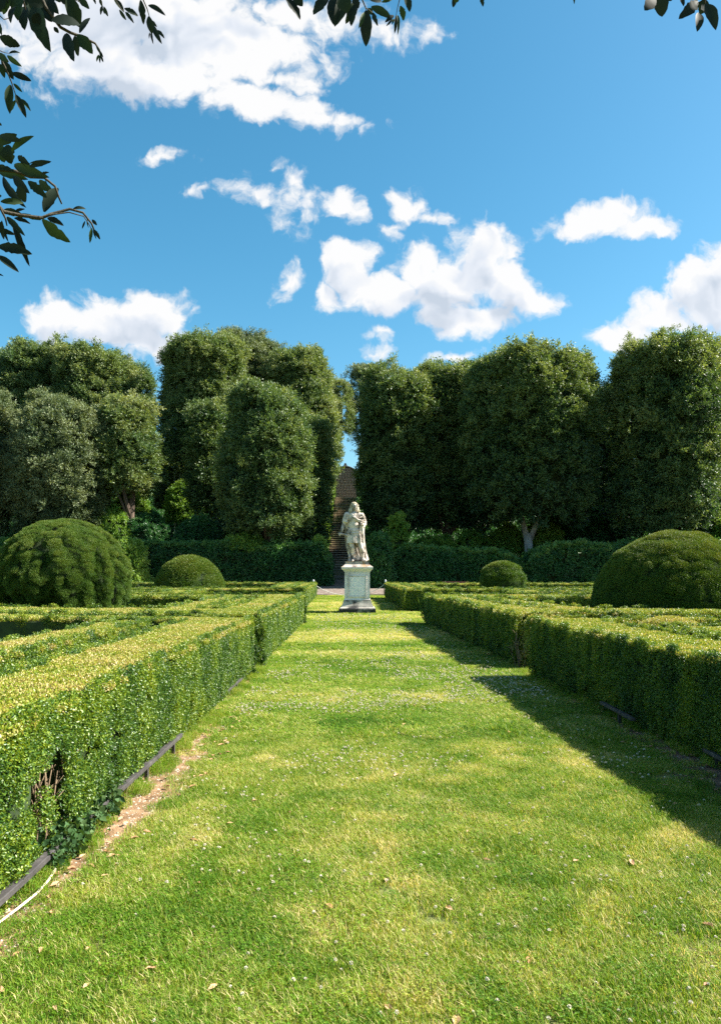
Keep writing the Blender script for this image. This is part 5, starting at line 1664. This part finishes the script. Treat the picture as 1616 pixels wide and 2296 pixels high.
def leaf_mesh(seed, serr=0.05):
    """unit leaf, length 1 along +X, width about 1 along Y"""
    r = random.Random(seed)
    n = 12
    V, F = [], []
    for i in range(n + 1):
        t = i / n
        w = 0.5 * (math.sin(math.pi * min(1, t * 0.93 + 0.03)) ** 0.8) * (1 - 0.25 * t)
        if i == n: w = 0.0
        w = max(w, 0.012)
        z = 0.10 * math.sin(t * 2.6) - 0.12 * t * t
        sa = w * (1 + (serr * r.uniform(-1, 1.6) if 3 < i < n else 0)); sb = w * (1 + (serr * r.uniform(-1, 1.6) if 3 < i < n else 0))
        V += [(t, sa, z + 0.16 * w), (t, 0, z), (t, -sb, z + 0.16 * w)]
    for i in range(n):
        for k in range(2):
            a = i * 3 + k
            F.append((a, a + 1, a + 4, a + 3))
    me = bpy.data.meshes.new('leaf'); me.from_pydata(V, [], F); me.materials.append(M['hang'])
    me.polygons.foreach_set('use_smooth', [True] * len(F)); me.update()
    return me


LEAF = [leaf_mesh(s, 0.04 + 0.05 * (s % 3)) for s in range(6)]


def branch(label, f, x0, y0, Y, twigs_, leaves_, rnd):
    r = random.Random(rnd)
    c = px(x0, y0, Y)
    root = empty('leafy_branch', c, label, 'branch', "leafy branches hanging into the top of the view")
    def W(zx, zy, dY=0.0): return px(x0 + zx * f, y0 + zy * f, Y + dY) - c
    TV = []
    for tw, rad in twigs_:
        pts_ = [W(a, b, 0.01 * i) for i, (a, b) in enumerate(tw)]
        m_ = len(pts_)
        TV.append(tube_vf(pts_, [rad * (1 - 0.6 * i / max(1, m_ - 1)) for i in range(m_)], 7))
    mesh_obj('twig', *merge(TV), M['darktwig'], root, smooth=True)
    for (bx, by, tx, ty, w) in leaves_:
        dy = r.uniform(-0.05, 0.09)
        a = W(bx, by, dy); dtip = r.uniform(-0.35, 0.35)
        Ln2 = math.hypot(tx - bx, ty - by) * f / FPX * Y
        b = W(tx, ty, dy + dtip * Ln2)
        d = (b - a); Ln = d.length; d.normalize()
        face = Vector((r.uniform(-0.35, 0.35), -1, r.uniform(-0.5, 0.3))).normalized()
        sidev = d.cross(face).normalized(); nn = sidev.cross(d).normalized()
        wid = w * f / FPX * Y * 1.12
        o = bpy.data.objects.new('leaf', r.choice(LEAF)); link(o, root)
        mt = Matrix((d, -sidev, nn)).transposed().to_4x4()
        mt.translation = a
        o.matrix_local = mt @ Matrix.Diagonal((Ln, wid, Ln * r.uniform(0.5, 1.1), 1))
        # petiole
    return root


fA = 0.2428
branch("large dark cluster of leaves filling the top left corner", fA, 0, 0, 1.45,
       [([(300, -500), (330, -150), (420, 60), (560, 250), (650, 300), (720, 325), (820, 370), (880, 400), (920, 460), (932, 520)], 0.004), ([(200, -300), (210, -20), (240, 90)], 0.003), ([(-60, 90), (0, 145), (40, 180), (95, 165), (200, 60)], 0.0014),
        ([(330, -150), (600, -60), (740, 20)], 0.002)],
       [(90, -30, 30, 130, 75), (200, -60, 160, 180, 120), (230, 60, 225, 265, 115), (150, 60, 95, 205, 70), (330, 40, 450, 455, 160), (390, -40, 540, 120, 110), (300, -60, 380, 200, 150), (260, -60, 330, 150, 120),
        (480, 190, 742, 220, 135), (620, -40, 742, 250, 135), (560, -60, 600, 40, 60), (720, -30, 827, 80, 62), (738, 305, 832, 158, 62), (500, 250, 545, 305, 40), (610, 310, 680, 556, 105), (695, 330, 722, 518, 62), (715, 320, 857, 493, 105), (40, -60, 60, 60, 90), (450, -30, 480, 160, 120),
        (20, -80, -20, 120, 110), (120, -100, 110, 60, 120), (280, 40, 300, 200, 90), (170, -40, 120, 110, 100), (60, 30, 10, 110, 60), (420, 80, 480, 200, 90), (330, -80, 300, 90, 130), (500, -60, 560, 20, 60), (250, -30, 400, 60, 110), (360, 120, 330, 260, 90),
        (890, 420, 930, 500, 22), (912, 460, 955, 530, 22), (918, 505, 893, 568, 22), (928, 505, 925, 582, 22), (934, 515, 956, 576, 20)], 1)
branch("slender sprig of pointed leaves at the left edge under the top left cluster", fA, 0, 0, 1.5,
       [([(-120, 380), (0, 520), (60, 640), (90, 710), (110, 760), (130, 820), (150, 885)], 0.0022), ([(-60, 440), (30, 480), (85, 495)], 0.0012)],
       [(0, 340, 187, 425, 95), (-10, 210, 17, 320, 45), (85, 495, 187, 484, 32), (70, 515, 200, 612, 48), (20, 540, 127, 732, 75), (-10, 500, 80, 570, 60), (0, 590, 45, 716, 55), (112, 675, 292, 746, 62), (128, 772, 208, 850, 32), (100, 785, 90, 1042, 80), (148, 875, 243, 1081, 62), (150, 925, 93, 1036, 42), (195, 915, 285, 1020, 38)], 2)
branch("thin drooping sprig right of the top left cluster, in front of the cloud", fA, 0, 0, 1.55,
       [([(1180, -300), (1300, -60), (1325, 0), (1360, 80), (1380, 150), (1400, 240)], 0.0018), ([(1000, -300), (1040, -60), (1070, 0), (1120, 80), (1150, 110)], 0.0014), ([(900, -200), (925, -20), (945, 40), (955, 90)], 0.001)],
       [(868, -25, 886, 38, 22), (925, -15, 945, 60, 28), (950, 50, 930, 137, 28), (960, 60, 1000, 152, 30), (955, 80, 966, 128, 18), (1055, -10, 1147, 108, 52), (1105, 90, 1167, 186, 32), (1150, 78, 1278, 146, 46), (1160, 110, 1237, 211, 32), (1300, 0, 1328, 223, 58), (1372, 50, 1527, 136, 48), (1375, 150, 1405, 312, 62), (1398, 188, 1450, 248, 28), (1405, 225, 1492, 400, 48), (1450, 280, 1520, 350, 32), (1400, 300, 1415, 402, 22), (1385, 300, 1378, 355, 12)], 3)
branch("dark branch reaching in from the left edge, its tip arching over and drooping", 0.1636, 0, 269, 1.4,
       [([(-500, 1100), (0, 1190), (60, 1260), (300, 1310), (580, 1340), (700, 1290), (960, 1220), (1140, 1270), (1260, 1420), (1295, 1510)], 0.0042), ([(600, 1330), (760, 1290), (950, 1265), (1150, 1320), (1230, 1440), (1255, 1500)], 0.0016),
        ([(-300, 500), (0, 680), (200, 700), (420, 780), (610, 790), (760, 910), (810, 1060), (850, 1150)], 0.004), ([(-200, 900), (0, 1190), (80, 1350), (100, 1450)], 0.003)],
       [(0, 215, 297, 285, 95), (-30, 330, 232, 195, 130), (165, 430, 457, 212, 90), (110, 340, 150, 600, 210), (0, 330, 60, 580, 170), (200, 620, 655, 780, 140), (410, 640, 702, 566, 75), (250, 495, 412, 620, 85), (400, 605, 600, 545, 18), (-40, 680, 370, 810, 120), (-60, 640, 200, 700, 70), (50, 780, 335, 1190, 125), (190, 770, 400, 1000, 120), (260, 900, 350, 1130, 130), (15, 1120, 330, 1130, 90),
        (390, 840, 640, 1060, 110), (540, 830, 730, 990, 120), (610, 1262, 795, 912, 175), (570, 742, 675, 716, 32), (625, 800, 655, 912, 14), (800, 1050, 855, 1152, 16), (-20, 1050, 27, 1038, 40),
        (60, 1235, 312, 1300, 100), (210, 1252, 342, 1218, 40), (200, 1345, 417, 1416, 62), (100, 1330, 338, 1578, 85), (175, 1360, 405, 2003, 95), (-20, 1490, 212, 1572, 70), (300, 1285, 570, 1370, 62), (585, 1365, 958, 1677, 160), (655, 1345, 872, 1440, 85), (1005, 1220, 1182, 1214, 52), (1265, 1365, 1332, 1442, 45), (1170, 1385, 1128, 1492, 26), (1262, 1480, 1235, 1684, 48), (1290, 1500, 1376, 1637, 46), (1280, 1505, 1322, 1630, 22), (1200, 1350, 1215, 1480, 20),
        (30, 1380, 55, 1640, 70), (60, 1500, 115, 1665, 40), (-20, 1735, 433, 1828, 140), (-30, 1860, 258, 2077, 95), (-40, 2105, 52, 2137, 24), (-30, 40, 30, 75, 40), (-60, 1380, 50, 1560, 120)], 4)
branch("broken row of leaves hanging from the top edge, left of the middle", 0.3122, 616.6, 0, 1.6,
       [([(560, -300), (600, -60), (625, -5), (650, 55), (700, 92)], 0.0024), ([(930, -200), (895, -10), (880, 50), (868, 112)], 0.0014), ([(400, -200), (430, -40), (500, 20)], 0.002), ([(100, -200), (120, -30)], 0.0018), ([(650, 55), (655, 80)], 0.0012)],
       [(75, -15, 184, 135, 62), (130, -35, 199, 42, 70), (385, -25, 274, 100, 78), (415, -25, 430, 183, 95), (520, -40, 432, 175, 100), (470, -30, 520, 90, 110), (585, 5, 508, 168, 62), (580, 10, 545, 182, 70), (560, -30, 600, 60, 50), (655, 75, 652, 330, 85), (640, 90, 604, 198, 30), (660, -25, 765, 8, 62), (765, 16, 845, -8, 26), (690, 48, 833, 128, 62), (665, 60, 700, 105, 40), (700, 90, 736, 184, 30), (852, 112, 790, 158, 30), (845, 138, 798, 187, 15), (940, -25, 966, 80, 54), (898, 42, 924, 147, 44), (868, 108, 858, 240, 24), (876, 108, 882, 244, 22), (858, 135, 838, 176, 15)], 5)
branch("two small leaf tips poking in at the top edge right of the middle", 0.3122, 616.6, 0, 1.6,
       [([(1300, -200), (1290, -20)], 0.0012), ([(1460, -200), (1480, -20)], 0.0012)], [(1292, -25, 1277, 53, 36), (1310, -25, 1290, 20, 40), (1478, -25, 1492, 47, 28), (2135, -30, 2147, 28, 16)], 6)
branch("pair of broad leaf sprays at the top right corner", 0.1675, 1345.3, 0, 1.5,
       [([(1420, -400), (1390, -20), (1340, 20), (1300, 42)], 0.002), ([(780, -400), (770, -60)], 0.002), ([(1400, -100), (1395, 60)], 0.003)],
       [(720, -70, 595, 132, 180), (800, -80, 825, 222, 190), (850, -60, 960, 0, 100), (1070, -40, 1114, 78, 62), (1310, 25, 1057, 240, 150), (1312, 170, 1300, 410, 125), (1395, 60, 1548, 380, 155), (1400, -10, 1340, 190, 150), (1360, 60, 1420, 150, 110), (1240, -20, 1300, 5, 24)], 7)


# the tree these branches grow from stands behind the viewpoint; its boughs pass above the picture
ov = empty('holm_oak', (-1.9, -1.6, 0), "holm oak behind the viewpoint whose boughs carry the hanging branches", 'tree')
o0 = Vector((-1.9, -1.6, 0))
def bough(pts_, r0):
    n_ = len(pts_)
    return tube_vf([Vector(p) - o0 for p in pts_], [r0 * (1 - 0.75 * i / (n_ - 1)) for i in range(n_)], 8)
mesh_obj('trunk', *merge([tube_vf([(0, 0, -0.2), (0.03, 0.05, 1.0), (0.1, 0.15, 2.2), (0.2, 0.3, 3.4)], [0.30, 0.22, 0.19, 0.15], 14)]), M['bark'], ov, smooth=True)
for pts_, r0 in (([(-1.75, -1.35, 3.1), (-1.3, -0.3, 3.5), (-0.9, 0.8, 3.4), (-0.67, 1.35, 3.1), (-0.64, 1.45, 2.83)], 0.06),
                 ([(-1.75, -1.35, 3.0), (-1.4, 0.0, 3.1), (-1.1, 0.9, 2.8), (-0.78, 1.4, 2.33)], 0.045),
                 ([(-1.3, -0.3, 3.5), (-0.6, 0.6, 3.6), (-0.25, 1.3, 3.3), (-0.02, 1.6, 2.93)], 0.04),
                 ([(-1.7, -1.3, 3.3), (-0.4, -0.4, 3.8), (0.5, 0.7, 3.6), (0.72, 1.5, 2.83)], 0.05)):
    mesh_obj('limb', *bough(pts_, r0), M['bark'], ov, smooth=True)
